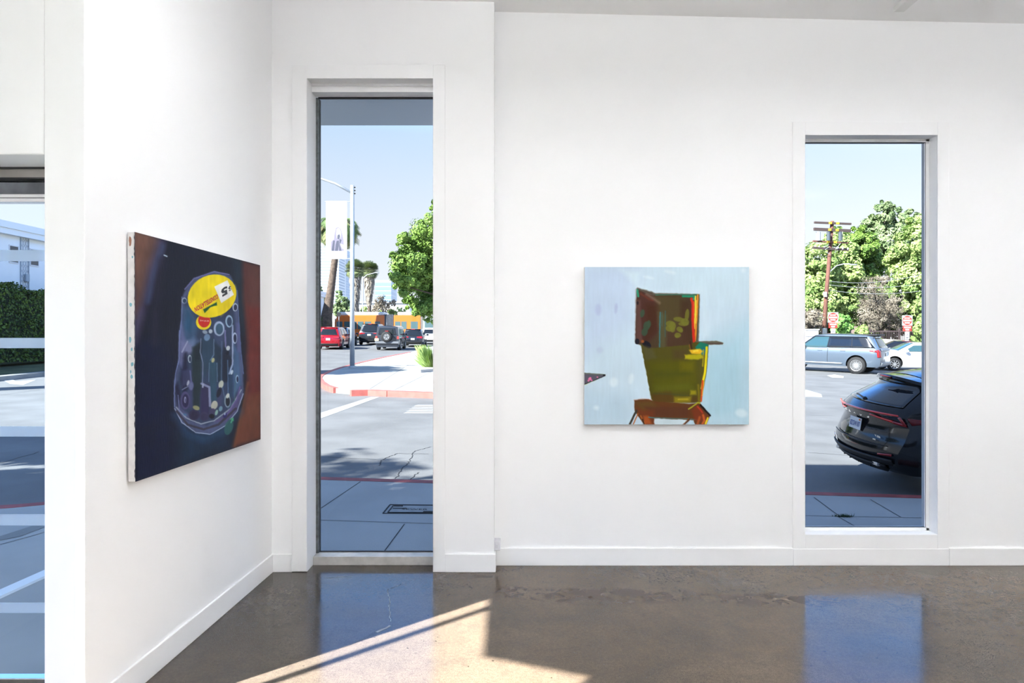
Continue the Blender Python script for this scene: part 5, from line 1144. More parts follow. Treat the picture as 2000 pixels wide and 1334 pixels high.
def fan_palm(label, px, ytop, ybase_skirt, z, seed, w=20):
    base = Vector(((px-1000)/F*z, z, 0)); base.z = g(base.x, z)-.2; s = z/F; t = thing('palm_tree', label, 'palm tree', tuple(base), 0); r = np.random.default_rng(seed)
    top = CH-(ytop+18-667)*s - base.z; sk = CH-(ybase_skirt-667)*s - base.z
    mb = MB(); mb.tube([(0, 0, 0), (.05, 0, top*.5), (0, 0, top)], .24, 10); mb.build('trunk', palmbark, t, smooth=True)
    V = []
    for k in range(900):
        a = r.random()*6.28; f = r.random(); zz = sk+(top-sk)*f; rad = (w*s*.33)*(.38+.72*f)*(.8+.3*r.random()); x = math.cos(a)*rad; y = math.sin(a)*rad; l = .35+.4*r.random(); dx = -math.sin(a)*.07; dy = math.cos(a)*.07
        V += [(x*.9-dx, y*.9-dy, zz), (x*.9+dx, y*.9+dy, zz), (x*1.08+dx*.4, y*1.08+dy*.4, zz-l), (x*1.08-dx*.4, y*1.08-dy*.4, zz-l)]
    leaf_obj(np.array(V), 'frond_skirt', skirt, t); V = []
    for k in range(170):
        az = r.random()*6.28; el = math.radians(-55+135*r.random()); d = Vector((math.cos(az)*math.cos(el), math.sin(az)*math.cos(el), math.sin(el))); c_ = Vector((0, 0, top))+d*w*s*.20; u = d.cross(Vector((0, 0, 1)) if abs(d.z) < .9 else Vector((1, 0, 0))).normalized(); vv = u.cross(d)
        for j in range(13):
            a = -1.25+j*.208; dr_ = d*math.cos(a)+u*math.sin(a); tip = c_+dr_*w*s*.40+Vector((0, 0, -.25)); n_ = (u*math.cos(a)-d*math.sin(a))*.10
            V += [c_-n_*.3, c_+n_*.3, tip+n_*.25, tip-n_*.25]
    leaf_obj(np.array([tuple(v) for v in V]), 'fan_fronds', leafm('fan_palm_fronds', (.38, .42, .19), (.20, .26, .13), 1), t); return t
fan_palm('fan palm with a shaggy dead skirt, just right of the light pole', 694, 505, 620, 88, 21, 36)
fan_palm('fan palm with a dark skirt, second to the right of the light pole', 721, 507, 592, 92, 22, 34)
# background trees in the left window
def bgtree(label, z, pts, n, size, m, name='tree', trunk_on=True, **k):
    x = sum(p[0] for p in pts)/len(pts); base = Vector(((x-1000)/F*z, z, 0)); base.z = g(base.x, z)
    bl = pxblobs(pts, z, base, depth=1.5); top = min(b[2] for b in bl)
    return tree(name, label, base, bl, n, size, m, trunk=[(0, 0, 0), (.1, 0, max(.6, top*.6)), (0, 0, max(1.0, top))] if trunk_on else None, tr=.16, **k)
bgtree('dark green tree at the left edge of the left window, behind the tall palm', 92, [(622, 585, 13), (628, 610, 14), (618, 630, 16), (632, 590, 10), (634, 634, 10), (626, 568, 7)], 12000, .13, LD)
bgtree('round olive tree left of the light pole above the orange bus', 96, [(668, 590, 11), (664, 606, 13), (678, 600, 12), (662, 575, 7), (672, 615, 12), (686, 610, 9)], 12000, .12, LD)
bgtree('thin pale tree with bare branches right of the fan palms', 96, [(744, 585, 11), (738, 600, 11), (752, 596, 11), (760, 606, 9), (730, 608, 8), (768, 590, 8)], 5000, .09, LB, inner=.7)
bgtree('low sunlit shrub tree above the bus right of the pole', 97, [(700, 612, 9), (712, 606, 7), (690, 606, 8), (745, 614, 9), (765, 614, 9), (782, 610, 10)], 8000, .10, LY)
bgtree('reddish low hedge at the foot of the curving palm', 90, [(622, 636, 9), (632, 640, 7), (614, 640, 8)], 3500, .11, LB, name='shrub')
# towers and houses far away
def tower(label, px0, px1, ytop, z, wallc, bandc, n, band_frac=.35, depth=30, ybot=650):
    t = thing('tower_block', label, 'building', (((px0+px1)/2-1000)/F*z, z, -1)); w_ = (px1-px0)/F*z; H_ = (667-ytop)/F*z+CH+1
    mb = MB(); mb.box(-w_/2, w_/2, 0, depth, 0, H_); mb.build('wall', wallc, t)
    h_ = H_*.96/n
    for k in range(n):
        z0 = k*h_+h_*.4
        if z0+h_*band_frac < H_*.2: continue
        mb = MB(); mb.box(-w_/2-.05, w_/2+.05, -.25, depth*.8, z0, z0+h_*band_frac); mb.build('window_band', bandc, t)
    return t
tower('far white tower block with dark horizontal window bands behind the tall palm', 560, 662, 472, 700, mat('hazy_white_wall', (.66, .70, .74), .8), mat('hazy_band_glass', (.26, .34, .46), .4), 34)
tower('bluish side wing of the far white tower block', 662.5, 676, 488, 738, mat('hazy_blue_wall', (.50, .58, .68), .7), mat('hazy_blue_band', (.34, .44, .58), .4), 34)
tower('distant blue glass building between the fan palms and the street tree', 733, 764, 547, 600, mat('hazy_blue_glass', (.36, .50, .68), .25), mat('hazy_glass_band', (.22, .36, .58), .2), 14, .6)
def house(label, x0, x1, ytop, z, m, depth=12, ov=.3):
    X0, X1 = (x0-1000)/F*z, (x1-1000)/F*z; zb_ = g((X0+X1)/2, z)-.5; zt_ = CH-(ytop-667)/F*z
    t = thing('house', label, 'building', ((X0+X1)/2, z, zb_)); w_ = (X1-X0)/2
    mb = MB(); mb.box(-w_, w_, 0, depth, 0, zt_-zb_); mb.build('wall', m, t)
    mb = MB(); mb.box(-w_-ov, w_+ov, -ov, depth, zt_-zb_, zt_-zb_+.25); mb.build('roof', mat('grey_flat_roof', (.45, .46, .48), .7), t)
    for k in range(int(w_*2/3)):
        x = -w_+1.2+k*3
        if x+1 < w_: mb = MB(); mb.box(x, x+1.1, -.03, .0, (zt_-zb_)*.35, (zt_-zb_)*.75); mb.build('window', mat('house_window', (.08, .11, .15), .1), t)
    return t
hw_ = mat('white_house_wall', (.72, .73, .74), .8); hw2 = mat('cream_house_wall', (.70, .66, .58), .8)
house('low white building behind the bus and palms', 688, 800, 592, 112, hw_)
house('small white house with a grey roof beside the curving palm', 646, 657, 598, 99, hw_, depth=8)
house('pale building at the left edge behind the red SUV', 560, 634, 632, 116, mat('tan_wall', (.5, .42, .36), .8))

# ---- street light with banner
pb = G(688, 718, UP); Yp = pb.y; s = Yp/F
t = thing('street_light', 'tall pale grey street light pole with banner arms in the left window', 'street light', tuple(pb)); galv = mat('galvanised_pole', (.52, .56, .60), .45, .3, noise=.15, nscale=3)
topz = CH-(362-667)*s-pb.z
mb = MB(); mb.tube([(0, 0, 0), (0, 0, topz)], .105, 18, r2=.085); mb.build('pole', galv, t, smooth=True)
mb = MB(); mb.tube([(0, 0, 0), (0, 0, .08)], .15, 18); mb.build('base_plate', galv, t)
mb = MB(); az = CH-(377-667)*s-pb.z; bz = CH-(346-667)*s-pb.z; mb.tube([(0, 0, az), (-.75, 0, az+(bz-az)*.6), (-66*s-.1, 0, bz), (-3.0, 0, bz+.35)], .06, 10, r2=.035); mb.build('arm', galv, t, smooth=True)
mb = MB(); mb.ball((-3.3, 0, bz+.36), .38, .16, .09); mb.build('luminaire', galv, t, smooth=True)
mb = MB(); 
for yy in (366, 372, 378): mb.cyl((.11, 0, CH-(yy-667)*s-pb.z), (1, 0, 0), .03, .06, 8)
mb.build('bolt', under, t)
by0, by1 = CH-(393-667)*s-pb.z, CH-(506-667)*s-pb.z
for k, zz in enumerate((by0-.02, by1+.02)): mb = MB(); mb.tube([(-.08, 0, zz), (-1.2, 0, zz)], .014, 8); mb.build('banner_arm', galv, t)
bn = thing('banner', 'white DESIGN DISTRICT banner with a long-haired portrait, hanging on the light pole', 'banner', (pb.x-.70, Yp-.02, pb.z+by1))
bx0, bx1 = (637-688)*s+.70, (678-688)*s+.70; hh = by0-by1
mb = MB(); mb.box(bx0, bx1, -.004, .004, 0, hh); mb.build('banner_cloth', mat('white_banner_vinyl', (.78, .78, .78), .6), bn)
X0p = lambda x: (x-688)*s+.70; Z0p = lambda y: by0-(y-393)*s-by1
c6b = lambda *p: [(630+p[i]/10.26, 385+p[i+1]/10.26) for i in range(0, len(p), 2)]
ink = mat('grey_banner_ink', (.13, .13, .14), .6); inkl = mat('lilac_banner_ink', (.20, .18, .24), .6); inkd = mat('slate_banner_ink', (.06, .065, .10), .6); inkf = mat('pale_portrait_ink', (.42, .40, .41), .6)
mb = MB()
def btxt(s_, x, y, wpx, hpx, m, bold=0): text_mb(mb, s_, hpx*s, (X0p(x), -.0065, Z0p(y)), (1, 0, 0), (0, 0, 1), m, wpx*s, bold)
btxt('DESIGN', 652.6, 404, 26, 4.6, ink); btxt('DISTRICT', 662.5, 411.3, 28.5, 4.6, ink); btxt('LANVIN', 659, 438.7, 17, 4.0, ink, .01)
mb.box(X0p(640), X0p(677), -.006, -.005, Z0p(408), Z0p(407.6), ink); mb.box(X0p(661), X0p(661.4), -.006, -.005, Z0p(413), Z0p(402), ink)
mb.build('banner_lettering', None, bn, recalc=False)
mb = MB()
def bp2(pts, m, d): mb.poly([(X0p(x), -.0045-d*.0006, Z0p(y)) for x, y in c6b(*pts)], m)
bp2((270, 615, 320, 600, 370, 640, 400, 740, 425, 850, 430, 950, 430, 1080, 180, 1080, 165, 1000, 175, 890, 225, 850, 240, 740), inkl, 1)
bp2((285, 640, 320, 620, 355, 650, 375, 720, 372, 800, 330, 840, 290, 830, 275, 740), inkf, 2)
bp2((305, 760, 345, 745, 355, 800, 330, 850, 295, 830), inkd, 3); bp2((215, 870, 250, 870, 235, 1080, 180, 1080), inkd, 3); bp2((285, 880, 330, 870, 330, 980, 310, 1080, 250, 1080, 265, 960), inkd, 3)
bp2((345, 840, 385, 860, 350, 960, 385, 1080, 335, 1080, 335, 960), inkd, 3); bp2((350, 930, 430, 960, 430, 1040, 400, 1040), inkf, 4); bp2((312, 672, 328, 672, 328, 692, 312, 692), inkl, 4)
mb.build('banner_portrait', None, bn, recalc=False)
# small far street light
zf_ = 84; b0 = Vector(((708.5-1000)/F*zf_, zf_, 0)); b0.z = g(b0.x, zf_); s2 = zf_/F
t = thing('street_light', 'small distant street light with curved arm in front of the fan palms', 'street light', tuple(b0))
zt2 = CH-(540-667)*s2-b0.z; mb = MB(); mb.tube([(0, 0, 0), (0, 0, zt2)], .09, 8, r2=.07); mb.build('pole', galv, t)
mb = MB(); mb.tube([(0, 0, zt2-.3), (.5, 0, zt2+.2), (1.5, 0, zt2+.45)], .045, 6); mb.build('arm', galv, t)
mb = MB(); mb.ball((1.7, 0, zt2+.46), .35, .15, .07); mb.build('luminaire', galv, t)
# traffic light / small sign beside the bus
t = thing('street_sign', 'small dark street sign on a thin post in front of the bus nose', 'sign', tuple(Vector(((662-1000)/F*70, 70, g((662-1000)/F*70, 70)))))
mb = MB(); mb.tube([(0, 0, 0), (0, 0, 3.0)], .03, 6); mb.build('post', galv, t); mb = MB(); mb.box(-.2, .2, -.03, -.01, 2.6, 3.0); mb.build('sign_face', under, t)

# ---- RIGHT WINDOW ------------------------------------------------------
def wtree(label, z, pts, n, size, m, name='tree', **k): return bgtree(label, z, pts, n, size, m, name, **k)
wtree('broad yellow-green tree behind the utility pole in the right window', 56, [(1600, 500, 30), (1640, 490, 34), (1590, 540, 34), (1625, 545, 40), (1655, 530, 30), (1600, 590, 34), (1640, 590, 34), (1575, 560, 30), (1630, 460, 18), (1655, 450, 14), (1560, 600, 40), (1570, 520, 26)], 42000, .12, LY)
wtree('shaded dark green thicket low behind the signs in the right window', 66, [(1590, 600, 40), (1630, 610, 40), (1670, 600, 44), (1710, 590, 44), (1750, 600, 44), (1800, 600, 44), (1600, 650, 24), (1650, 655, 24), (1700, 650, 24), (1750, 650, 24), (1800, 650, 24)], 34000, .15, LH, trunk_on=False)  # dark leaf colour stands in for the shade between the trees
wtree('tallest grey-green tree in the middle of the right window', 62, [(1725, 415, 18), (1715, 440, 26), (1750, 430, 22), (1700, 470, 34), (1740, 470, 34), (1775, 425, 14), (1785, 430, 14), (1680, 500, 34), (1760, 500, 34), (1720, 400, 10)], 38000, .13, LD)
wtree('bright leafy tree at the right side of the right window', 52, [(1790, 470, 34), (1770, 510, 34), (1800, 540, 40), (1765, 560, 28), (1830, 500, 50), (1840, 580, 50), (1795, 590, 26), (1790, 440, 20), (1775, 610, 20)], 42000, .12, LY)
wtree('mid green tree between the pole and the bare brown tree', 58, [(1680, 480, 28), (1690, 520, 34), (1670, 560, 30), (1655, 600, 26), (1700, 560, 26), (1675, 455, 18)], 26000, .12, LG)
wtree('bare brown twiggy tree above the cream wall', 50, [(1705, 560, 24), (1715, 590, 30), (1700, 620, 28), (1735, 620, 28), (1690, 590, 20), (1745, 595, 20), (1755, 640, 14), (1715, 640, 16), (1725, 545, 14)], 14000, .07, LB, inner=.9, aspect=.22)
wtree('vivid green bush left of the fence behind the grey SUV', 47, [(1643, 628, 13), (1650, 640, 13), (1640, 645, 10), (1634, 640, 10), (1655, 622, 7)], 8000, .085, LV, name='bush')
wtree('pale green bush in front of the dark fence panel', 48, [(1683, 648, 10), (1690, 655, 9), (1677, 655, 8), (1688, 640, 6)], 5000, .085, LY, name='bush')
wtree('sunny yellow-green bush at the lower right corner of the right window', 46, [(1800, 640, 14), (1806, 655, 14), (1793, 658, 10), (1815, 630, 16), (1800, 622, 8)], 8000, .085, LY, name='bush')
wtree('pinkish bare shrub behind the white gate wall', 47, [(1590, 618, 16), (1600, 635, 14), (1578, 620, 14), (1607, 655, 9), (1582, 640, 12), (1570, 630, 16)], 7000, .075, LB, name='shrub', inner=.8, aspect=.3)
# walls and fences
def wallbox(name, label, cat, x0, x1, y0, z, m, th=.3, h=None):
    X0, X1 = (x0-1000)/F*z, (x1-1000)/F*z; zt_ = CH-(y0-667)/F*z; b = g((X0+X1)/2, z)-.6
    mb = MB(); mb.box(0, X1-X0, 0, th, 0, zt_-b); mb.box(-.05, X1-X0+.05, -.05, th+.05, zt_-b, zt_-b+.08); o = mb.build(name, m); o.location = (X0, z, b); return tag(o, label, cat)
wallbox('garden_wall', 'white rendered wall at the left edge of the right window', 'wall', 1540, 1598.5, 645, 44, hw_)
X0 = (1655-1000)/F*47; mb = MB(); q0 = P(1655, 658, 47); q1 = P(1760, 664, 45); q2 = P(1860, 684, 43.5)
mb.prism([q0, q1, q2, (q2.x, q2.y, q2.z-4), (q1.x, q1.y, q1.z-4), (q0.x, q0.y, q0.z-4)], (.1, .3, 0)); tag(mb.build('retaining_wall', hw2), 'long cream retaining wall sloping down behind the white sedan', 'wall')
def picket(label, x0, x1, yt, yb, z, m, step=.14, solid=False):
    X0, X1 = (x0-1000)/F*z, (x1-1000)/F*z; zt_, zb_ = CH-(yt-667)/F*z, CH-(yb-667)/F*z-.6
    t = thing('fence', label, 'fence', (X0, z, zb_)); n = int((X1-X0)/step); H_ = zt_-zb_
    mb = MB()
    for k in range(n): mb.box(k*step, k*step+(step*.93 if solid else .022), 0, .025, 0, H_)
    mb.build('pickets', m, t); mb = MB()
    for hz in (.15, .92): mb.box(0, X1-X0, .02, .07, H_*hz, H_*hz+.07)
    mb.build('rails', m, t)
    for k in range(int((X1-X0)/2)+1): mb = MB(); mb.box(k*2.0-.05, k*2.0+.05, .0, .1, 0, H_+.1); mb.build('post', m, t)
picket('brown board fence panel between the two green bushes', 1649, 1681, 637, 660, 49.5, mat('brown_fence_board', (.30, .22, .19), .8), .2, True)
picket('dark iron picket fence above the cream wall at the right', 1700, 1788, 645, 668, 46.5, mat('dark_iron', (.09, .065, .065), .6), .11)
picket('thin metal gate in front of the white wall at the left edge', 1560, 1593, 656, 672, 43.5, mat('grey_iron', (.22, .22, .24), .6), .3)
# utility pole with crossarms
zu = 47; ub = Vector(((1607-1000)/F*zu, zu, 0)); ub.z = g(ub.x, zu); t = thing('utility_pole', 'reddish-brown wooden utility pole with four crossarms in the right window', 'utility pole', tuple(ub)); su = zu/F
wood = mat('red_brown_wood', (.20, .085, .06), .85, noise=.3, nscale=3); dwood = mat('dark_weathered_wood', (.08, .055, .05), .85)
R_ = lambda x, y, dz=0: P(x, y, zu+dz)-ub
mb = MB(); mb.tube([(0, 0, 0), R_(1613, 585), R_(1625.5, 432)], .15, 12, r2=.12); mb.build('pole', wood, t, smooth=True)
arms = ((1590.5, 434.5, 1662, 437.5, .13, dwood), (1589.5, 447.5, 1661, 451, .20, dwood), (1588, 471, 1656, 474.5, .11, wood), (1588, 484, 1657, 488, .15, dwood))
yel = mat('yellow_marker', (.85, .55, .03), .5)
for (x0_, y0_, x1_, y1_, th, m_) in arms:
    mb = MB(); a, b = R_(x0_, y0_, -.4), R_(x1_, y1_, .1); mb.bar(a, b, .12, th); o = mb.build('crossarm', m_, t)
    if y0_ < 480:
        for f_ in (.42, .62):
            mb = MB(); c_ = a.lerp(b, f_); mb.box(c_.x-.11, c_.x+.11, c_.y-.08, c_.y-.06, c_.z-.07, c_.z+.07); mb.build('marker', yel, o)
steel = mat('transformer_steel', (.45, .47, .50), .4, .4)
for (xa, ya, yb_) in ((1599, 453, 470), (1618, 453, 470), (1641, 453, 471)):
    mb = MB(); c_ = R_(xa, (ya+yb_)/2, -.45); mb.tube([c_-Vector((0, 0, .30)), c_+Vector((0, 0, .26))], .12, 12); mb.ball(tuple(c_+Vector((0, 0, .28))), .12, .12, .05); mb.build('transformer', mat('dark_transformer', (.10, .12, .14), .4, .3) if xa > 1605 else steel, t)
mb = MB()
for (a, b) in (((1594, 453), (1594, 470)), ((1601.5, 453), (1601.5, 470)), ((1645.5, 452), (1645.5, 472)), ((1618, 453), (1625, 461)), ((1605, 486), (1619, 478)), ((1632, 487), (1642, 475)), ((1612, 492), (1622, 497)), ((1611, 488), (1620, 482))):
    mb.tube([R_(*a, -.3), R_(*b, -.3)], .018, 5)
mb.build('brace', steel, t)
for xk in (1592, 1600, 1610, 1636, 1646, 1656): 
    mb = MB(); c_ = R_(xk, 484.5+(xk-1588)*.06, -.2); mb.ball(tuple(c_+Vector((0, 0, .1))), .05, .05, .08); mb.build('insulator', plastic, t)
mb = MB(); c_ = R_(1612, 575, -.2); mb.box(c_.x-.1, c_.x+.06, c_.y-.1, c_.y+.05, c_.z-.17, c_.z+.17); mb.build('junction_box', plastic, t)
mb = MB(); c_ = R_(1610, 648, -.2); mb.box(c_.x-.14, c_.x+.14, c_.y-.1, c_.y, c_.z-.3, c_.z+.25); mb.build('utility_box', plastic, t)
mb = MB(); mb.tube([R_(1622, 530), R_(1634, 519, -.3), R_(1648, 515.5, -.6), R_(1661, 516, -.9)], .035, 8); mb.build('lamp_arm', galv, t); mb = MB(); c_ = R_(1667, 517, -1); mb.ball(tuple(c_), .27, .1, .06); mb.build('luminaire', galv, t)
# cables
def cable(label, a, b, sag, r_=.012):
    mb = MB(); a, b = Vector(a), Vector(b); mb.tube([a.lerp(b, k/12)-Vector((0, 0, sag*4*(k/12)*(1-k/12))) for k in range(13)], r_, 5); tag(mb.build('cable', mat('grey_cable', (.25, .26, .28), .5)), label, 'cable')
cable('upper thin cable running right from the utility pole across the trees', P(1618, 549, zu), P(1870, 515, 40), .5)
cable('middle thin cable running right from the utility pole across the trees', P(1618, 556, zu), P(1870, 540, 40), .4)
cable('lowest thin cable running right from the utility pole across the trees', P(1617, 566, zu), P(1870, 556, 40), .4)
# DO NOT ENTER signs
sred = mat('sign_red', (.72, .05, .035), .45); swh = mat('sign_white', (.80, .80, .80), .45)
def dne(label, x, y, z, ww_label):
    s_ = z/F; X = (x-1000)*s_; b = g(X, z); t = thing('road_sign', label, 'sign', (X, z, b)); cz = CH-(y-667)*s_-b; R0 = 10*s_
    mb = MB(); mb.tube([(0, .04, 0), (0, .04, cz+R0)], .03, 8); mb.build('post', galv, t)
    pl = MB(); pl.box(-R0, R0, -.005, .005, cz-R0, cz+R0); o = pl.build('sign_plate', swh, t)
    mb = MB(); mb.cyl((0, -.008, cz), (0, 1, 0), R0*.93, .004, 40, sred); mb.box(-R0*.78, R0*.78, -.014, -.0115, cz-R0*.16, cz+R0*.16, swh)
    text_mb(mb, 'DO NOT', R0*.28, (0, -.0125, cz+R0*.46), (1, 0, 0), (0, 0, 1), swh, R0*1.15, .03); text_mb(mb, 'ENTER', R0*.28, (0, -.0125, cz-R0*.48), (1, 0, 0), (0, 0, 1), swh, R0*1.05, .03)
    mb.build('sign_legend', None, o, recalc=False)
    w_ = R0*.85; z0 = cz-R0*1.06-R0*1.0; z1 = cz-R0*1.06
    mb = MB(); mb.box(-w_, w_, -.005, .005, z0, z1); o = mb.build('sign_plate', sred, t)
    mb = MB(); text_mb(mb, 'WRONG', R0*.34, (0, -.007, z1-R0*.28), (1, 0, 0), (0, 0, 1), swh, w_*1.6, .03); text_mb(mb, 'WAY', R0*.34, (0, -.007, z0+R0*.26), (1, 0, 0), (0, 0, 1), swh, w_*.95, .03); mb.build('sign_legend', None, o, recalc=False)
    mb = MB(); mb.box(-R0*.42, R0*.42, -.005, .005, z0-R0*1.6, z0-R0*.12); o = mb.build('sign_plate', swh, t)
    mb = MB(); mb.box(-R0*.25, R0*.25, -.008, -.006, z0-R0*1.4, z0-R0*1.2, inkd); mb.prism([(-R0*.2, -.008, z0-R0*.9), (R0*.05, -.008, z0-R0*.9), (R0*.2, -.008, z0-R0*.4), (R0*.05, -.008, z0-R0*.4)], (0, .002, 0), inkl); mb.build('sign_legend', None, o, recalc=False)
dne('red DO NOT ENTER and WRONG WAY signs on a post beside the utility pole', 1627, 620, 42, 0)
dne('red DO NOT ENTER and WRONG WAY signs at the right, above the white sedan', 1772, 626, 41.5, 0)

# ---- GLASS DOOR VIEW: white building, hedge, verge ---------------------------
def lp(x, y, z): return P(x, y, z)
fa, fb = Vector((-23.63, 31.5, 0)), Vector((-21.9, 66, 0)); fd = (fb-fa).normalized(); fn = Vector((fd.y, -fd.x, 0))     # facade line, normal to the street
gz = g(-24, 38)
bt = thing('apartment_building', 'long white two-storey building with a wide flat roof across the street, through the glass door', 'building', (fa.x, fa.y, gz), math.atan2(fd.y, fd.x))
LBd = 46; x_off = -12                 # local x runs along the facade, local y away to the left
whb = mat('white_stucco_facade', (.93, .94, .95), .85, noise=.08, nscale=.5); bt_m = mat('white_roof_fascia', (.86, .87, .88), .6)
zr = CH+(667-456)/F*31.5-gz            # underside of the roof at the near side
mb = MB(); mb.box(x_off, LBd, 0, 10, 0, zr); mb.build('wall', whb, bt)
mb = MB(); mb.box(x_off, LBd+1, -.30, 11, zr, zr+.27); mb.box(x_off, LBd+1, -.36, 11, zr+.27, zr+.58); mb.build('roof', bt_m, bt)
scr = MB(); sx = 1.2
scr.box(sx, sx+.02, -.06, 0, 0, zr); scr.box(sx+.5, sx+.52, -.06, 0, 0, zr); scr.build('screen_frame', mat('grey_screen_metal', (.35, .40, .46), .5), bt)
scr = MB()
for k in range(26):
    for j in range(3):
        cxx, czz = sx+.10+j*.16, .2+k*.245
        for q in range(8):
            a0, a1 = q*math.pi/4, (q+1)*math.pi/4; scr.bar((cxx+.07*math.cos(a0), -.03, czz+.12*math.sin(a0)), (cxx+.07*math.cos(a1), -.03, czz+.12*math.sin(a1)), .012, .03)
scr.build('breeze_block_screen', mat('screen_white', (.55, .58, .62), .7), bt)
wd = mat('dark_apartment_window', (.05, .06, .075), .1); wf = mat('white_window_frame', (.75, .75, .77), .5)
for (wx, wz, ww, wh) in ((.55, 5.25-gz, .5, .75), (1.85, 5.25-gz, .5, .75), (6, 5.25-gz, 1.5, .75), (11, 5.25-gz, 1.5, .75), (17, 5.25-gz, 1.5, .75), (-4, 5.25-gz, 1.5, .75)):
    mb = MB(); mb.box(wx-.03, wx+ww+.03, -.04, 0, wz-.05, wz); mb.box(wx-.03, wx+ww+.03, -.04, 0, wz+wh, wz+wh+.05); mb.box(wx-.03, wx, -.04, 0, wz, wz+wh); mb.box(wx+ww, wx+ww+.03, -.04, 0, wz, wz+wh); o = mb.build('window', wf, bt)
    mb = MB(); mb.box(wx, wx+ww, -.03, -.01, wz, wz+wh); mb.build('pane', wd, o)
mb = MB(); mb.box(sx+.2, sx+.42, -.16, -.06, 4.4-gz, 4.75-gz); mb.build('wall_lantern', mat('grey_screen_metal', (0, 0, 0)), bt)
# hedge: clipped box of leaves along the facade
hg = thing('hedge', 'dark clipped hedge along the white building, through the glass door', 'hedge', (fa.x, fa.y, gz), math.atan2(fd.y, fd.x))
r = np.random.default_rng(9); n = 70000; x = r.random(n)*46-10; which = r.random(n) < .62
y = np.where(which, -3.2+r.random(n)*.25, -3.2+r.random(n)*1.6); hz_ = 3.15+.12*np.sin(x*1.3)+.08*np.sin(x*3.7); z = np.where(which, r.random(n)*hz_, hz_-r.random(n)*.2)
p = np.stack([x, y, z], 1); nn = np.where(which[:, None], [0, -1, .3], [0, -.2, 1])+r.normal(size=(n, 3))*.6; nn /= np.linalg.norm(nn, axis=1)[:, None]; tt = np.cross(nn, r.normal(size=(n, 3))); tt /= np.linalg.norm(tt, axis=1)[:, None]; b_ = np.cross(nn, tt); s_ = .055*(.6+.8*r.random(n))[:, None]
leaf_obj(np.stack([p-tt*s_, p-b_*s_*.6, p+tt*s_, p+b_*s_*.6], 1).reshape(-1, 3), 'foliage', LH, hg)
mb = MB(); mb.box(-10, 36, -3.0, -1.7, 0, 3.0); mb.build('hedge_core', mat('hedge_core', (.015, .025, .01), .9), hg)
# verge and kerb in front of the hedge
def local(x, y): v = fa + fd*x + Vector((-fd.y, fd.x, 0))*y; return (v.x, v.y)
slab([local(-14, -6.2), local(50, -6.2), local(50, 12), local(-14, 12)], .12, 'lawn_verge', mat('patchy_grass', (.10, .12, .05), .95, noise=.5, nscale=1.2, bump=.5, bscale=20)); struct(bpy.data.objects['lawn_verge'])
slab([local(-14, -6.6), local(50, -6.6), local(50, -6.2), local(-14, -6.2)], .15, 'kerb', concd); struct(bpy.data.objects['kerb'])
# overhead wires whose shadow crosses the street
bb = Vector((-19.5, 17.2, g(-19.5, 17.2)))
feather_palm('tall feathery palm at the kerb left of the street, whose fronds shade the far corner', bb, None, 0, None, 60, 3.6, 8, pts=[Vector(p) for p in ((0, 0, 0), (.1, 0, 3), (.2, 0, 6), (.1, 0, 9), (0, 0, 11.2))])
# ---- unseen trees added beside the entrance as occluders to shade the sidewalk
for k, (bx, by_, hz_, r_) in enumerate(((-8.7, .9, 5.8, 2.9), (-12.6, 1.2, 6.2, 2.9), (-10.9, -2.7, 6.4, 1.9), (-14.2, 6.0, 5.6, 2.2))):
    base = Vector((bx, by_, g(bx, by_))); rs = [( -.3, .2, hz_, r_*.85), (r_*.5, .5, hz_-.4, r_*.6), (-r_*.5, -.4, hz_+.2, r_*.6), (.2, -r_*.5, hz_+.5, r_*.55), (0, r_*.5, hz_-.3, r_*.6), (.1, 0, hz_+r_*.6, r_*.5)]
    tree('street_tree', ['leafy street tree beside the entrance, nearest the glass door', 'leafy street tree farther left along the entrance sidewalk', 'smaller leafy street tree behind the entrance side opening', 'leafy street tree at the corner left of the entrance'][k], base, rs, 9000, .17, LG, trunk=[(0, 0, 0), (.1, 0, 2), (0, 0, hz_-r_*.7)], tr=.17, inner=.9)  # street_tree here is an added unseen occluder
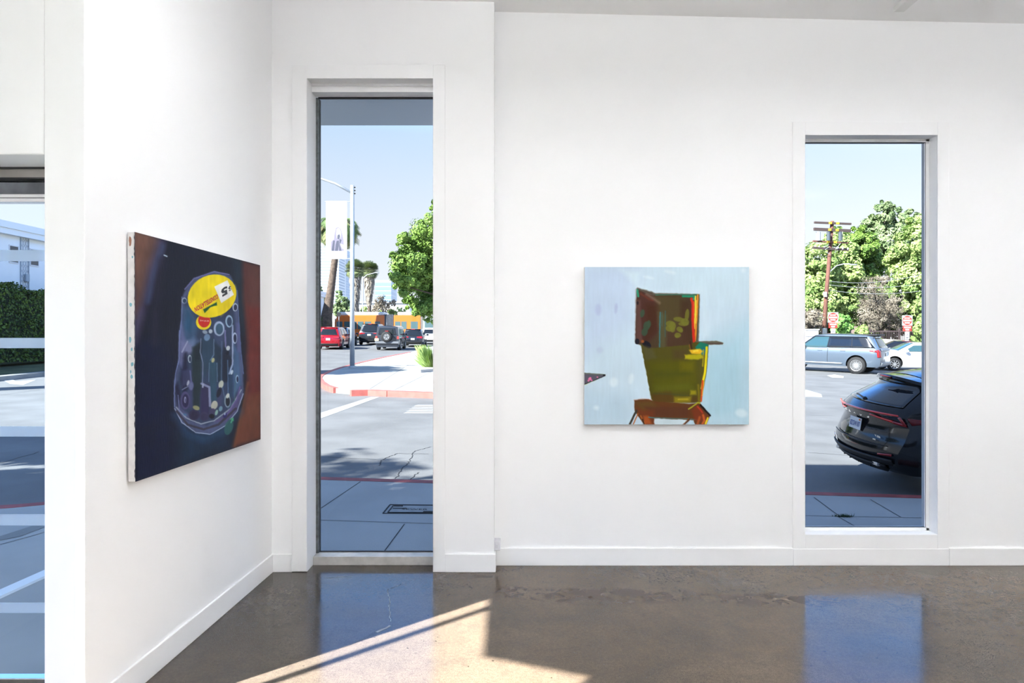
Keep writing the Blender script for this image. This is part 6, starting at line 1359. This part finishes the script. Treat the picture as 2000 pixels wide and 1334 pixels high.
# ================================================================ SUN, SKY, CAMERA
sd = Vector((.74, .67, -.666)).normalized()
sl = bpy.data.lights.new('sun', 'SUN'); sl.energy = SUN_W; sl.angle = math.radians(.6); sl.color = (1, .985, .95)
so = bpy.data.objects.new('sun', sl); C.objects.link(so); so.rotation_euler = sd.to_track_quat('-Z', 'Y').to_euler(); so.location = (-10, -8, 12)
w = bpy.data.worlds.new('sky'); bpy.context.scene.world = w; w.use_nodes = True
N = w.node_tree.nodes; L = w.node_tree.links; bg = N['Background']
tc = N.new('ShaderNodeTexCoord'); sx = N.new('ShaderNodeSeparateXYZ'); L.new(tc.outputs['Generated'], sx.inputs[0])
r = N.new('ShaderNodeValToRGB'); L.new(sx.outputs['Z'], r.inputs['Fac']); e = r.color_ramp.elements
stops = [(0, (1.55, 1.58, 1.60)), (.07, (1.5, 1.53, 1.62)), (.16, (1.36, 1.43, 1.60)), (.29, (1.0, 1.24, 1.58)), (.34, (.85, 1.8, 3.7)), (.45, (.5, 1.4, 3.7)), (.58, (.4, .65, 1.2)), (.72, (.42, .56, .85)), (1, (.34, .52, .95))]
while len(e) < len(stops): e.new(.5)
for k, (p, c) in enumerate(stops): e[k].position = p; e[k].color = (c[0]/2, c[1]/2, c[2]/2, 1)
L.new(r.outputs['Color'], bg.inputs['Color'])
mr = N.new('ShaderNodeMapRange'); mr.inputs[1].default_value = -1; mr.inputs[2].default_value = 1; mr.inputs[3].default_value = 2.0*SKY_W*.85; mr.inputs[4].default_value = 2.0*SKY_W*1.25
L.new(sx.outputs['X'], mr.inputs[0]); L.new(mr.outputs[0], bg.inputs['Strength'])
cam = bpy.data.cameras.new('camera'); cam.lens = 24; cam.sensor_width = 36; cam.clip_start = .05; cam.clip_end = 3000
co = bpy.data.objects.new('camera', cam); C.objects.link(co); co.location = (0, 0, CH); co.rotation_euler = (math.pi/2, 0, 0)
sc = bpy.context.scene; sc.camera = co
sc.view_settings.view_transform = 'Standard'; sc.view_settings.look = 'None'; sc.view_settings.gamma = 1; sc.view_settings.use_curve_mapping = False
sc.view_settings.exposure = 0
sc.cycles.max_bounces = 9; sc.cycles.diffuse_bounces = 5; sc.cycles.glossy_bounces = 4; sc.cycles.transparent_max_bounces = 12
sc.cycles.caustics_reflective = False; sc.cycles.caustics_refractive = False; sc.cycles.use_denoising = True; sc.cycles.sample_clamp_indirect = 60
